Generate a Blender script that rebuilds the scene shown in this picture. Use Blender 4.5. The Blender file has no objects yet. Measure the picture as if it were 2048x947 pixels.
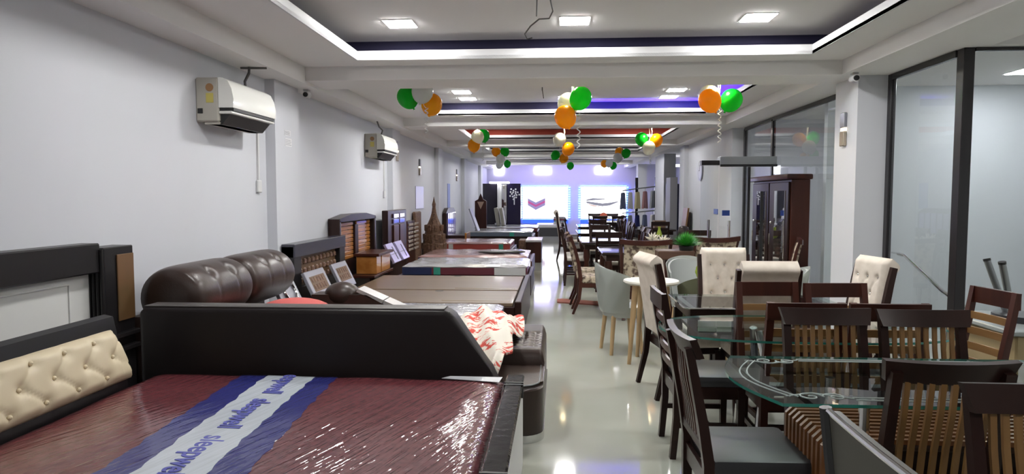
import bpy, bmesh, math, random
from mathutils import Vector, Matrix
random.seed(7)
S = bpy.context.scene
COL = S.collection
PI = math.pi

# ------------------------------------------------------------------ camera
F = 1320.0
yaw = math.atan(88 / F)
pitch = math.atan(80.5 / math.hypot(F, 88))
cam_d = bpy.data.cameras.new('camera')
cam = bpy.data.objects.new('camera', cam_d)
COL.objects.link(cam)
cam.location = (0, 0, 1.5)
cam.rotation_euler = (PI / 2 - pitch, 0, yaw)
cam_d.sensor_fit = 'HORIZONTAL'
cam_d.sensor_width = 36
cam_d.lens = 36 * F / 2048
cam_d.clip_start = 0.05
S.camera = cam

# ------------------------------------------------------------------ world, exposure
W = bpy.data.worlds.new('world')
S.world = W
W.use_nodes = True
W.node_tree.nodes['Background'].inputs[0].default_value = (0.85, 0.92, 1, 1)
W.node_tree.nodes['Background'].inputs[1].default_value = 0.3
S.view_settings.view_transform = 'Standard'
S.view_settings.look = 'None'
S.view_settings.gamma = 1
S.view_settings.exposure = 0.0
PANEL = 170.0       # emission of a ceiling LED panel
SPOT_W = 42.0       # watts of a warm downlight over a balloon bunch


# ------------------------------------------------------------------ materials
def M(name, col, rough=0.5, metal=0.0, spec=0.5, coat=0.0, col2=None, scale=8, stretch=(1, 1, 1), bump=0.0,
      bscale=None, emit=None, estr=0.0, coat_bump=0.0, coat_rough=0.05, contrast=(0.35, 0.65), detail=3):
    m = bpy.data.materials.new(name)
    m.use_nodes = True
    nt = m.node_tree
    b = nt.nodes['Principled BSDF']
    I = b.inputs
    I['Base Color'].default_value = (*col, 1)
    I['Roughness'].default_value = rough
    I['Metallic'].default_value = metal
    I['Specular IOR Level'].default_value = spec
    if coat:
        I['Coat Weight'].default_value = coat
        I['Coat Roughness'].default_value = coat_rough
    if emit:
        I['Emission Color'].default_value = (*emit, 1)
        I['Emission Strength'].default_value = estr
    if col2 or bump or coat_bump:
        tc = nt.nodes.new('ShaderNodeTexCoord')
        mp = nt.nodes.new('ShaderNodeMapping')
        mp.inputs['Scale'].default_value = stretch
        nt.links.new(tc.outputs['Object'], mp.inputs[0])
        nz = nt.nodes.new('ShaderNodeTexNoise')
        nz.inputs['Scale'].default_value = scale
        nz.inputs['Detail'].default_value = detail
        nt.links.new(mp.outputs[0], nz.inputs['Vector'])
        if col2:
            cr = nt.nodes.new('ShaderNodeValToRGB')
            cr.color_ramp.elements[0].position = contrast[0]
            cr.color_ramp.elements[1].position = contrast[1]
            cr.color_ramp.elements[0].color = (*col, 1)
            cr.color_ramp.elements[1].color = (*col2, 1)
            nt.links.new(nz.outputs[0], cr.inputs[0])
            nt.links.new(cr.outputs[0], I['Base Color'])
        if bump or coat_bump:
            src = nz
            if bscale:
                src = nt.nodes.new('ShaderNodeTexNoise')
                src.inputs['Scale'].default_value = bscale
                src.inputs['Detail'].default_value = 2
                nt.links.new(mp.outputs[0], src.inputs['Vector'])
            bp = nt.nodes.new('ShaderNodeBump')
            bp.inputs['Strength'].default_value = bump or coat_bump
            bp.inputs['Distance'].default_value = 0.02
            nt.links.new(src.outputs[0], bp.inputs['Height'])
            nt.links.new(bp.outputs[0], I['Coat Normal' if coat_bump else 'Normal'])
    return m


def emat(name, col, s):
    m = bpy.data.materials.new(name)
    m.use_nodes = True
    nt = m.node_tree
    nt.nodes.remove(nt.nodes['Principled BSDF'])
    e = nt.nodes.new('ShaderNodeEmission')
    e.inputs[0].default_value = (*col, 1)
    e.inputs[1].default_value = s
    nt.links.new(e.outputs[0], nt.nodes['Material Output'].inputs[0])
    return m


def glass(name, tint, fres=1.5, rough=0.0, haze=None, hz=0.0):
    """thin clear sheet: what passes is tinted, the rest is mirrored by Fresnel"""
    m = bpy.data.materials.new(name)
    m.use_nodes = True
    nt = m.node_tree
    nt.nodes.remove(nt.nodes['Principled BSDF'])
    t = nt.nodes.new('ShaderNodeBsdfTransparent')
    t.inputs[0].default_value = (*tint, 1)
    g = nt.nodes.new('ShaderNodeBsdfGlossy')
    g.inputs['Roughness'].default_value = rough
    fr = nt.nodes.new('ShaderNodeFresnel')
    fr.inputs[0].default_value = fres
    mx = nt.nodes.new('ShaderNodeMixShader')
    geo = nt.nodes.new('ShaderNodeNewGeometry')     # the far face of the sheet only lets light out
    inv = nt.nodes.new('ShaderNodeMath')
    inv.operation = 'SUBTRACT'
    inv.inputs[0].default_value = 1.0
    nt.links.new(geo.outputs['Backfacing'], inv.inputs[1])
    mu = nt.nodes.new('ShaderNodeMath')
    mu.operation = 'MULTIPLY'
    nt.links.new(fr.outputs[0], mu.inputs[0])
    nt.links.new(inv.outputs[0], mu.inputs[1])
    nt.links.new(mu.outputs[0], mx.inputs[0])
    a = t
    if haze:
        d = nt.nodes.new('ShaderNodeBsdfDiffuse')
        d.inputs[0].default_value = (*haze, 1)
        m2 = nt.nodes.new('ShaderNodeMixShader')
        m2.inputs[0].default_value = hz
        nt.links.new(t.outputs[0], m2.inputs[1])
        nt.links.new(d.outputs[0], m2.inputs[2])
        a = m2
    nt.links.new(a.outputs[0], mx.inputs[1])
    nt.links.new(g.outputs[0], mx.inputs[2])
    nt.links.new(mx.outputs[0], nt.nodes['Material Output'].inputs[0])
    return m


def blanket_mat():
    m = M('printed_cotton', (0.70, 0.66, 0.58), 0.9)
    nt = m.node_tree
    tc = nt.nodes.new('ShaderNodeTexCoord')
    mp = nt.nodes.new('ShaderNodeMapping')
    mp.inputs['Scale'].default_value = (6, 10, 6)
    nt.links.new(tc.outputs['Object'], mp.inputs[0])
    v = nt.nodes.new('ShaderNodeTexVoronoi')
    v.inputs['Scale'].default_value = 1.0
    nt.links.new(mp.outputs[0], v.inputs['Vector'])
    n = nt.nodes.new('ShaderNodeTexNoise')
    n.inputs['Scale'].default_value = 4.5
    nt.links.new(mp.outputs[0], n.inputs['Vector'])
    v.inputs['Randomness'].default_value = 0.45
    mu = nt.nodes.new('ShaderNodeMath')
    mu.operation = 'MULTIPLY_ADD'
    mu.inputs[1].default_value = 1.3
    mu.inputs[2].default_value = -0.62
    nt.links.new(n.outputs[0], mu.inputs[0])
    ad = nt.nodes.new('ShaderNodeMath')
    ad.operation = 'ADD'
    nt.links.new(v.outputs['Distance'], ad.inputs[0])
    nt.links.new(mu.outputs[0], ad.inputs[1])
    cr = nt.nodes.new('ShaderNodeValToRGB')
    e = cr.color_ramp.elements
    e[0].position = 0.31
    e[0].color = (0.55, 0.07, 0.05, 1)
    e[1].position = 0.40
    e[1].color = (0.70, 0.66, 0.58, 1)
    nt.links.new(ad.outputs[0], cr.inputs[0])
    nt.links.new(cr.outputs[0], nt.nodes['Principled BSDF'].inputs['Base Color'])
    return m


WALL = M('wall_paint', (0.595, 0.605, 0.645), 0.6, spec=0.3)
CEIL = M('ceiling_paint', (0.80, 0.785, 0.775), 0.8, spec=0.2)
LIP = M('cove_white', (0.62, 0.62, 0.63), 0.5)
COVE = M('cove_grey', (0.032, 0.030, 0.06), 0.9, spec=0.1)
COVER = M('cove_red_glow', (0.55, 0.10, 0.07), 0.8)  # red LED glow put into the colour of the cove wall
FLOOR = M('vitrified_tile', (0.39, 0.40, 0.345), 0.07, spec=0.6, col2=(0.43, 0.435, 0.385), scale=1.2)
OUTW = M('stairwell_paint', (0.72, 0.75, 0.78), 0.7)
BLACKF = M('black_aluminium', (0.016, 0.014, 0.016), 0.22)
GREYAL = M('brushed_aluminium', (0.42, 0.43, 0.44), 0.35, metal=0.8)
DARKAL = M('dark_aluminium', (0.05, 0.05, 0.055), 0.35, metal=0.5)
PANE = glass('window_glass', (0.95, 0.965, 0.97), 1.6)
TGLASS = glass('table_glass', (0.84, 0.91, 0.89), 2.1)
GEDGE = M('glass_edge', (0.03, 0.22, 0.18), 0.1, spec=0.8)
FROST = M('frosted_etching', (0.34, 0.40, 0.39), 0.7)
SLATR = M('reddish_slat', (0.15, 0.058, 0.020), 0.35, col2=(0.22, 0.09, 0.034), scale=9, stretch=(0.2, 1, 1))
LEDM = emat('led_panel', (1, 0.99, 0.97), PANEL)
WOODD = M('dark_walnut', (0.014, 0.0055, 0.0045), 0.32, spec=0.3, col2=(0.026, 0.010, 0.008), scale=6, stretch=(1, 1, 0.15))
WOODR = M('red_mahogany', (0.028, 0.008, 0.006), 0.32, spec=0.35, col2=(0.060, 0.017, 0.011), scale=6, stretch=(1, 1, 0.15))
HONEY = M('honey_wood', (0.19, 0.095, 0.030), 0.4, col2=(0.27, 0.145, 0.052), scale=9, stretch=(1, 1, 0.12))
HONEYH = M('honey_wood_across', (0.19, 0.095, 0.030), 0.4, col2=(0.27, 0.145, 0.052), scale=9, stretch=(0.12, 1, 1))
ORANGEW = M('orange_veneer', (0.30, 0.11, 0.02), 0.3, col2=(0.44, 0.19, 0.05), scale=8, stretch=(1, 0.2, 1), coat=0.8)
BLACKW = M('black_laminate', (0.010, 0.009, 0.010), 0.35)
BROWNP = M('brown_inlay', (0.11, 0.065, 0.025), 0.5, col2=(0.15, 0.075, 0.03), scale=5)
WHITEP = M('white_laminate', (0.70, 0.70, 0.68), 0.45)
CREAML = M('cream_leatherette', (0.68, 0.58, 0.40), 0.5)
CREAMF = M('cream_velvet', (0.62, 0.55, 0.47), 0.85, col2=(0.70, 0.63, 0.55), scale=14, bump=0.05)
LEATHERD = M('dark_leather', (0.010, 0.0062, 0.0066), 0.46, spec=0.35)
LEATHER = M('brown_leather', (0.030, 0.017, 0.013), 0.36, col2=(0.040, 0.023, 0.018), scale=5, bump=0.05, bscale=60)
BLACKL = M('black_leatherette', (0.03, 0.03, 0.034), 0.42)
GREYL = M('grey_leatherette', (0.095, 0.092, 0.078), 0.45)
STEEL = M('chrome', (0.72, 0.72, 0.74), 0.12, metal=1)
STEELR = M('grey_steel_tube', (0.30, 0.32, 0.33), 0.3, metal=0.9)
SILVER = M('silver_laminate', (0.30, 0.30, 0.34), 0.3, metal=0.35)
def wrinkled(name, col, col2=None):
    """print or quilt under clear film: streaky wrinkles, deeper towards the aisle end of the mattress"""
    m = M(name, col, 0.55, spec=0.2, coat=1.0, coat_rough=0.04)
    nt = m.node_tree
    I = nt.nodes['Principled BSDF'].inputs
    N, L = nt.nodes.new, nt.links.new
    tc = N('ShaderNodeTexCoord')
    rot = N('ShaderNodeMapping')
    rot.inputs['Rotation'].default_value = (0, 0, 0.34)
    L(tc.outputs['Object'], rot.inputs[0])
    hs = []
    for sc, amp, nsc in (((20, 1.5, 1), 0.62, 1.5), ((52, 6, 1), 0.20, 1.6)):
        mp = N('ShaderNodeMapping')
        mp.inputs['Scale'].default_value = sc
        L(rot.outputs[0], mp.inputs[0])
        nz = N('ShaderNodeTexNoise')
        nz.inputs['Scale'].default_value = nsc
        nz.inputs['Detail'].default_value = 2
        nz.inputs['Distortion'].default_value = 0.4
        L(mp.outputs[0], nz.inputs['Vector'])
        mu = N('ShaderNodeMath')
        mu.operation = 'MULTIPLY'
        mu.inputs[1].default_value = amp
        L(nz.outputs[0], mu.inputs[0])
        hs.append(mu)
    ad = N('ShaderNodeMath')
    ad.operation = 'ADD'
    L(hs[0].outputs[0], ad.inputs[0])
    L(hs[1].outputs[0], ad.inputs[1])
    sx = N('ShaderNodeSeparateXYZ')
    L(tc.outputs['Object'], sx.inputs[0])
    mr = N('ShaderNodeMapRange')
    mr.inputs['From Min'].default_value = -1.4
    mr.inputs['From Max'].default_value = -0.45
    mr.inputs['To Min'].default_value = 0.30
    mr.inputs['To Max'].default_value = 0.95
    L(sx.outputs[0], mr.inputs['Value'])
    bp = N('ShaderNodeBump')
    bp.inputs['Distance'].default_value = 0.02
    L(mr.outputs[0], bp.inputs['Strength'])
    L(ad.outputs[0], bp.inputs['Height'])
    L(bp.outputs[0], I['Coat Normal'])
    if col2:
        q = N('ShaderNodeTexNoise')
        q.inputs['Scale'].default_value = 26
        cr = N('ShaderNodeValToRGB')
        cr.color_ramp.elements[0].position = 0.4
        cr.color_ramp.elements[1].position = 0.6
        cr.color_ramp.elements[0].color = (*col, 1)
        cr.color_ramp.elements[1].color = (*col2, 1)
        L(tc.outputs['Object'], q.inputs['Vector'])
        L(q.outputs[0], cr.inputs[0])
        L(cr.outputs[0], I['Base Color'])
    return m


MAROON = wrinkled('maroon_quilt_in_plastic', (0.105, 0.018, 0.026), (0.14, 0.026, 0.034))
BANDW = wrinkled('white_print_in_plastic', (0.56, 0.61, 0.67))
BANDB = wrinkled('navy_print_in_plastic', (0.016, 0.020, 0.17))
INK = M('blue_ink', (0.10, 0.11, 0.42), 0.5)
GREYM = M('grey_quilt_in_plastic', (0.25, 0.25, 0.26), 0.5, coat=1.0, coat_bump=0.5, scale=6, stretch=(2.5, 4, 1))
MARM = M('faded_maroon_in_plastic', (0.24, 0.12, 0.11), 0.5, coat=1.0, coat_bump=0.5, scale=6, stretch=(2.5, 4, 1))
REDM = M('red_border_fabric', (0.36, 0.05, 0.04), 0.5, coat=0.5)
NAVYM = M('navy_border_fabric', (0.012, 0.022, 0.085), 0.5, coat=0.6)
MARB = M('maroon_border_fabric', (0.13, 0.02, 0.035), 0.5, coat=0.6)
SLATE = M('slate_border_fabric', (0.09, 0.11, 0.15), 0.5, coat=0.6)
TEAL = M('teal_label', (0.03, 0.30, 0.22), 0.5)
WHITEL = M('white_label', (0.62, 0.62, 0.62), 0.5)
PLY = M('brown_plywood', (0.135, 0.090, 0.058), 0.4, col2=(0.16, 0.107, 0.070), scale=3, stretch=(0.3, 3, 1), coat=0.15)
WRAP = M('clear_wrinkled_wrap', (0.36, 0.36, 0.38), 0.25, coat=1.0, coat_bump=1.0, scale=14, metal=0.2)
PLASTIC = glass('milky_wrap', (0.88, 0.9, 0.88), 1.4, 0.15, (0.62, 0.65, 0.62), 0.45)
OLIVE = M('olive_felt', (0.13, 0.14, 0.085), 0.9)
BEECH = M('pale_beech', (0.46, 0.31, 0.16), 0.45, col2=(0.54, 0.38, 0.21), scale=6, stretch=(1, 1, 0.1))
FLORAL = M('floral_brocade', (0.50, 0.42, 0.31), 0.8, col2=(0.10, 0.065, 0.05), scale=20, contrast=(0.46, 0.62), detail=2)
ACW = M('ac_white_plastic', (0.74, 0.74, 0.70), 0.22, coat=0.4)
ACB = M('ac_beige_plastic', (0.44, 0.42, 0.37), 0.5)
YEL = M('yellow_sticker', (0.55, 0.47, 0.12), 0.5)
BRONZE = M('bronze_sticker', (0.32, 0.17, 0.07), 0.4)
PAPER = M('paper', (0.72, 0.72, 0.74), 0.8)
GINK = M('grey_ink', (0.28, 0.28, 0.32), 0.8)
WIRE = M('grey_cable', (0.10, 0.095, 0.09), 0.6)
WHITEPL = M('white_plastic', (0.66, 0.66, 0.66), 0.4)
def latex(name, col):
    m = M(name, col, 0.25)
    nt = m.node_tree
    tl = nt.nodes.new('ShaderNodeBsdfTranslucent')
    tl.inputs[0].default_value = (*col, 1)
    mx = nt.nodes.new('ShaderNodeMixShader')
    mx.inputs[0].default_value = 0.45
    nt.links.new(nt.nodes['Principled BSDF'].outputs[0], mx.inputs[1])
    nt.links.new(tl.outputs[0], mx.inputs[2])
    nt.links.new(mx.outputs[0], nt.nodes['Material Output'].inputs[0])
    return m


BGREEN = latex('green_latex', (0.002, 0.58, 0.03))
BORANGE = latex('orange_latex', (0.95, 0.47, 0.004))
BWHITE = latex('white_latex', (0.80, 0.82, 0.80))
RIB = M('white_ribbon', (0.78, 0.78, 0.76), 0.4)
BLUELED = emat('blue_led', (0.05, 0.008, 1.0), 60)
SCREEN = emat('lightbox_face', (0.97, 0.97, 1.0), 3.2)
SCRLAV = emat('lightbox_lavender', (0.40, 0.34, 0.66), 0.9)
SCRPINK = emat('lightbox_pink', (0.62, 0.13, 0.40), 0.9)
SCRGREY = emat('lightbox_grey', (0.30, 0.30, 0.38), 1.0)
EDGELED = emat('edge_led', (0.06, 0.14, 1.0), 14)
BASEHALO = emat('blue_base_halo', (0.05, 0.13, 1.0), 1.6)
WALLGLOW = emat('wall_panel_light', (0.95, 0.95, 1.0), 9)
SCON = M('sconce_metal', (0.42, 0.36, 0.28), 0.25, metal=0.7)
SCONL = emat('sconce_glow', (1, 0.85, 0.62), 3)
MIRROR = M('mirror', (0.85, 0.86, 0.88), 0.02, metal=1)
CARVED = M('carved_teak', (0.10, 0.05, 0.03), 0.6, col2=(0.20, 0.11, 0.065), scale=26, bump=0.6)
GREEN = M('artificial_grass', (0.03, 0.24, 0.03), 0.6, col2=(0.08, 0.44, 0.05), scale=30)
LEAFY = M('yellow_green_leaf', (0.25, 0.33, 0.03), 0.6)
PETAL = M('ivory_petal', (0.75, 0.72, 0.60), 0.6)
REDC = M('coral_cushion', (0.52, 0.10, 0.09), 0.8)
MATM = M('rust_runner', (0.22, 0.06, 0.04), 0.8)
BLUEST = M('blue_sticker', (0.03, 0.09, 0.42), 0.4)
GREYLAM = M('grey_laminate', (0.24, 0.24, 0.26), 0.5)
BLACKP = M('black_plastic', (0.012, 0.012, 0.012), 0.4)
CLOCKF = M('clock_grey', (0.32, 0.32, 0.33), 0.3, metal=0.4)
BLANKET = blanket_mat()
GARM = [M('garment_' + n, c, 0.9) for n, c in
        (('slate', (0.10, 0.12, 0.20)), ('navy', (0.015, 0.02, 0.12)), ('grey', (0.30, 0.32, 0.34)),
         ('rose', (0.35, 0.18, 0.19)), ('cream', (0.52, 0.47, 0.26)), ('white', (0.6, 0.6, 0.62)))]


# ------------------------------------------------------------------ mesh builder
class MB:
    def __init__(s):
        s.bm = bmesh.new()

    def box(s, x0, x1, y0, y1, z0, z1, bev=0.0, mi=0, mat=None, seg=1):
        m = Matrix.Translation(((x0 + x1) / 2, (y0 + y1) / 2, (z0 + z1) / 2)) @ Matrix.Diagonal((abs(x1 - x0), abs(y1 - y0), abs(z1 - z0), 1))
        if mat is not None:
            m = mat @ m
        t = bmesh.new()
        bmesh.ops.create_cube(t, size=1, matrix=m)
        if bev:
            bmesh.ops.bevel(t, geom=t.edges[:], offset=bev, segments=seg, profile=0.6, affect='EDGES')
        s._merge(t, mi)
        return s

    def _merge(s, t, mi=0):
        for f in t.faces:
            f.material_index = mi
        me = bpy.data.meshes.new('tmp')
        t.to_mesh(me)
        t.free()
        s.bm.from_mesh(me)
        bpy.data.meshes.remove(me)

    def rings(s, rs, closed=False, caps=True, mi=0):
        vs = [[s.bm.verts.new(p) for p in r] for r in rs]
        n = len(vs[0])
        L = len(vs)
        for i in range(L if closed else L - 1):
            a, b = vs[i], vs[(i + 1) % L]
            for j in range(n):
                try:
                    f = s.bm.faces.new((a[j], a[(j + 1) % n], b[(j + 1) % n], b[j]))
                    f.material_index = mi
                except ValueError:
                    pass
        if caps and not closed:
            for r, rev in ((vs[0], True), (vs[-1], False)):
                try:
                    f = s.bm.faces.new(r[::-1] if rev else r)
                    f.material_index = mi
                except ValueError:
                    pass
        return s

    def tube(s, path, r=0.01, n=8, closed=False, mi=0):
        path = [Vector(p) for p in path]
        L = len(path)
        rs = r if isinstance(r, (list, tuple)) else [r] * L
        out = []
        pn = None
        for i, p in enumerate(path):
            if closed:
                t = path[(i + 1) % L] - path[i - 1]
            else:
                t = path[min(i + 1, L - 1)] - path[max(i - 1, 0)]
            t = t.normalized() if t.length > 1e-9 else Vector((0, 0, 1))
            if pn is None:
                a = Vector((0, 0, 1)) if abs(t.z) < 0.9 else Vector((1, 0, 0))
                pn = a.cross(t).normalized()
            pn = (pn - t * pn.dot(t)).normalized()
            b = t.cross(pn)
            out.append([p + (pn * math.cos(k * 2 * PI / n) + b * math.sin(k * 2 * PI / n)) * rs[i] for k in range(n)])
        return s.rings(out, closed, True, mi)

    def sweep(s, path, w, d, side=(1, 0, 0), mi=0):
        """rectangular bar: w along side, d across it"""
        path = [Vector(p) for p in path]
        side = Vector(side)
        L = len(path)
        ws = w if isinstance(w, (list, tuple)) else [w] * L
        ds = d if isinstance(d, (list, tuple)) else [d] * L
        out = []
        for i, p in enumerate(path):
            t = (path[min(i + 1, L - 1)] - path[max(i - 1, 0)]).normalized()
            nn = t.cross(side).normalized()
            a, b = side * ws[i] / 2, nn * ds[i] / 2
            out.append([p - a - b, p + a - b, p + a + b, p - a + b])
        return s.rings(out, False, True, mi)

    def lathe(s, prof, c=(0, 0), n=20, mi=0):
        out = []
        for r, z in prof:
            out.append([Vector((c[0] + max(r, 1e-4) * math.cos(k * 2 * PI / n), c[1] + max(r, 1e-4) * math.sin(k * 2 * PI / n), z)) for k in range(n)])
        return s.rings(out, False, True, mi)

    def prism(s, poly, ext, mi=0, side_mi=None):
        ext = Vector(ext)
        a = [s.bm.verts.new(Vector(p)) for p in poly]
        b = [s.bm.verts.new(Vector(p) + ext) for p in poly]
        n = len(a)
        for f in (a[::-1], b):
            s.bm.faces.new(f).material_index = mi
        for i in range(n):
            s.bm.faces.new((a[i], a[(i + 1) % n], b[(i + 1) % n], b[i])).material_index = mi if side_mi is None else side_mi
        return s

    def shell(s, front, back, nu, nv, mi=0):
        A = [[s.bm.verts.new(front(i / nu, j / nv)) for j in range(nv + 1)] for i in range(nu + 1)]
        B = [[s.bm.verts.new(back(i / nu, j / nv)) for j in range(nv + 1)] for i in range(nu + 1)]
        q = lambda *v: setattr(s.bm.faces.new(v), 'material_index', mi)
        for i in range(nu):
            for j in range(nv):
                q(A[i][j], A[i + 1][j], A[i + 1][j + 1], A[i][j + 1])
                q(B[i][j], B[i][j + 1], B[i + 1][j + 1], B[i + 1][j])
        for i in range(nu):
            q(A[i][0], B[i][0], B[i + 1][0], A[i + 1][0])
            q(A[i][nv], A[i + 1][nv], B[i + 1][nv], B[i][nv])
        for j in range(nv):
            q(A[0][j], A[0][j + 1], B[0][j + 1], B[0][j])
            q(A[nu][j], B[nu][j], B[nu][j + 1], A[nu][j + 1])
        return s

    def ball(s, c, r, sc=(1, 1, 1), u=16, v=10, mi=0, rot=None):
        t = bmesh.new()
        m = Matrix.Translation(c) @ (rot or Matrix.Identity(4)) @ Matrix.Diagonal((r * sc[0], r * sc[1], r * sc[2], 1))
        bmesh.ops.create_uvsphere(t, u_segments=u, v_segments=v, radius=1, matrix=m)
        s._merge(t, mi)
        return s

    def build(s, name, mats, parent=None, smooth=35, loc=None, rz=0):
        bmesh.ops.recalc_face_normals(s.bm, faces=s.bm.faces[:])
        me = bpy.data.meshes.new(name)
        s.bm.to_mesh(me)
        s.bm.free()
        for m in (mats if isinstance(mats, (list, tuple)) else [mats]):
            me.materials.append(m)
        if smooth:
            me.polygons.foreach_set('use_smooth', [True] * len(me.polygons))
            me.set_sharp_from_angle(angle=math.radians(smooth))
        o = bpy.data.objects.new(name, me)
        COL.objects.link(o)
        if parent:
            o.parent = parent
        if loc:
            o.location = loc
        o.rotation_euler = (0, 0, rz)
        return o


def tag(o, label, cat, group=None):
    o['label'] = label
    o['category'] = cat
    if group:
        o['group'] = group
    return o


def thing(name, label, cat, loc=(0, 0, 0), rz=0, group=None):
    o = bpy.data.objects.new(name, None)
    COL.objects.link(o)
    o.empty_display_size = 0.1
    o.location = loc
    o.rotation_euler = (0, 0, rz)
    return tag(o, label, cat, group)


def struct(name, mb, m, smooth=0):
    o = mb.build(name, m, None, smooth)
    o['kind'] = 'structure'
    return o


def dup(root, loc, rz, label, group=None, scale=None):
    r = root.copy()
    COL.objects.link(r)
    r.location = loc
    r.rotation_euler = (0, 0, rz)
    r['label'] = label
    if group:
        r['group'] = group
    if scale:
        r.scale = scale
    for ch in list(root.children):
        c = ch.copy()
        COL.objects.link(c)
        c.parent = r
        for g in ch.children:
            d = g.copy()
            COL.objects.link(d)
            d.parent = c
    return r


def B(x0, x1, y0, y1, z0, z1, bev=0.0, seg=1):
    return MB().box(x0, x1, y0, y1, z0, z1, bev, 0, None, seg)


def tuft(buttons, r, depth, creases=(), cw=0.02, cd=0.3):
    """height of a buttoned cushion at (a, b) below its plain surface"""
    segs = [(Vector(p), Vector(q)) for p, q in creases]

    def h(a, b):
        z = 0.0
        for (bx, by) in buttons:
            d2 = (a - bx) ** 2 + (b - by) ** 2
            z += math.exp(-d2 / (r * r))
        z = min(z, 1.2)
        p = Vector((a, b))
        for u, v in segs:
            w = v - u
            t = max(0, min(1, (p - u).dot(w) / w.length_squared))
            z += cd * math.exp(-((p - u - w * t).length_squared) / (cw * cw))
        return depth * min(z, 1.5)
    return h


# ------------------------------------------------------------------ room shell
XL, XLW = -2.88, 6.0
Y0, Y1 = -5.0, 27.5
SOF, TOP, BEAM = 2.83, 3.07, 2.69
struct('floor', B(XL - 0.1, XLW, Y0, Y1, -0.1, 0), FLOOR)
struct('wall_left', B(XL - 0.12, XL, Y0, Y1, 0, 3.3), WALL)
struct('wall_end', B(XL - 0.1, XLW, Y1, Y1 + 0.1, 0, 3.3), WALL)
struct('wall_back', B(XL - 0.1, XLW, Y0 - 0.1, Y0, 0, 3.3), WALL)
struct('wall_right', B(3.05, 3.35, 11.78, 16.3, 0, SOF), WALL)
struct('wall_right_front', B(XLW, XLW + 0.1, Y0, 12.0, 0, 3.3), OUTW)
struct('wall_right_far', B(4.9, 5.0, 16.2, Y1, 0, 3.3), WALL)
struct('wall_right_return', B(3.35, XLW, 11.78, 11.9, 0, SOF), WALL)
struct('wall_stairwell', B(3.3, XLW, 8.35, 8.45, 0, SOF), OUTW)

TX0, TX1 = -1.94, 2.38
beams = [-2.16, 2.27, 6.72, 11.14, 15.56, 19.99, 24.42]
BW = 0.55
trays = []
for i, yb in enumerate(beams):
    y_next = beams[i + 1] if i + 1 < len(beams) else Y1 + 0.3
    trays.append((yb + BW + 0.45, y_next - 0.30))
trays.insert(0, (Y0 + 0.6, beams[0] - 0.3))
# the flat soffit round the trays, one mesh
mb = MB()
edges = [Y0] + [e for t in trays for e in t] + [Y1]
mb.box(XL, TX0, Y0, Y1, SOF, SOF + 0.03)
mb.box(TX1, XLW, Y0, Y1, SOF, SOF + 0.03)
for a, b in zip(edges[0::2], edges[1::2]):
    mb.box(TX0, TX1, a, b, SOF, SOF + 0.03)
mb.box(XL, XLW, Y0, Y1, TOP, TOP + 0.1)
struct('ceiling', mb, CEIL)
G = 0.28
n = 0
for i, (a, b) in enumerate(trays):
    n += 1
    mb = MB()
    t = 0.015
    mb.box(TX0 - t, TX0, a - t, b + t, SOF - 0.001, SOF + 0.088)
    mb.box(TX1, TX1 + t, a - t, b + t, SOF - 0.001, SOF + 0.088)
    mb.box(TX0, TX1, a - t, a, SOF - 0.001, SOF + 0.088)
    mb.box(TX0, TX1, b, b + t, SOF - 0.001, SOF + 0.088)
    struct('trim_%d' % n, mb, LIP)
    n += 1
    mb = MB()
    x0, x1, a2, b2 = TX0 - G, TX1 + G, a - G, b + G
    mb.box(x0 - t, x0, a2, b2, SOF + 0.03, TOP)
    mb.box(x1, x1 + t, a2, b2, SOF + 0.03, TOP)
    mb.box(x0, x1, a2 - t, a2, SOF + 0.03, TOP)
    mb.box(x0, x1, b2, b2 + t, SOF + 0.03, TOP)
    struct('trim_%d' % n, mb, COVER if i == 4 else COVE)
# beams
for yb in beams:
    struct('ceiling_beam', B(XL + 0.3, 2.78, yb, yb + BW, BEAM, SOF), CEIL)
struct('ceiling_beam', B(XL, XL + 0.3, Y0, Y1, BEAM - 0.03, SOF), CEIL)
struct('ceiling_beam', B(2.78, 3.42, Y0, 11.78, BEAM, SOF), CEIL)
struct('ceiling_beam', B(2.78, 3.05, 11.78, Y1, BEAM, SOF), CEIL)
struct('ceiling_beam', B(3.42, XLW, 5.5, 5.70, BEAM, SOF), CEIL)
for yb in beams:
    struct('pillar', B(XL, XL + 0.1, yb - 0.3 if yb == 6.72 else yb, yb + 0.3 if yb == 6.72 else yb + BW, 0, BEAM - 0.03), WALL)
for ya, yb_, xa, xb in ((6.78, 7.3, 2.96, 3.24), (15.56, 16.11, 2.95, 3.05), (18.6, 20.2, 2.98, 3.3), (24.42, 24.97, 2.98, 3.3)):
    struct('pillar', B(xa, xb, ya, yb_, 0, BEAM), WALL)

# glass partition on the right
def frame_bar(x0, x1, y0, y1, z0, z1, m=BLACKF):
    struct('window_frame', B(x0, x1, y0, y1, z0, z1, 0.004), m)

GX = 3.25
GT = 2.66
def pane(nm, x0, x1, y0, y1, z0, z1):
    o = struct(nm, B(x0, x1, y0, y1, z0, z1), PANE)
    return o
pane('window_1', GX + 0.005, GX + 0.015, 5.68, 6.71, 0.05, GT - 0.03)
pane('window_2', 3.335, XLW, 5.58, 5.59, 0.05, GT - 0.0)
pane('window_3', GX - 0.005, GX + 0.005, 7.33, 10.2, 0.05, GT - 0.03)
pane('window_4', GX - 0.005, GX + 0.005, 10.27, 11.66, 0.05, GT - 0.03)
frame_bar(3.25, 3.335, 5.58, 5.68, 0, BEAM)                     # the corner post
frame_bar(3.24, 3.29, 6.71, 6.78, 0, BEAM)
frame_bar(3.24, 3.28, 5.68, 6.71, GT - 0.03, BEAM)
frame_bar(3.335, XLW, 5.57, 5.61, GT, BEAM)
frame_bar(3.23, 3.27, 7.3, 11.7, GT - 0.03, BEAM)
frame_bar(3.23, 3.28, 10.2, 10.27, 0, GT)
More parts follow.
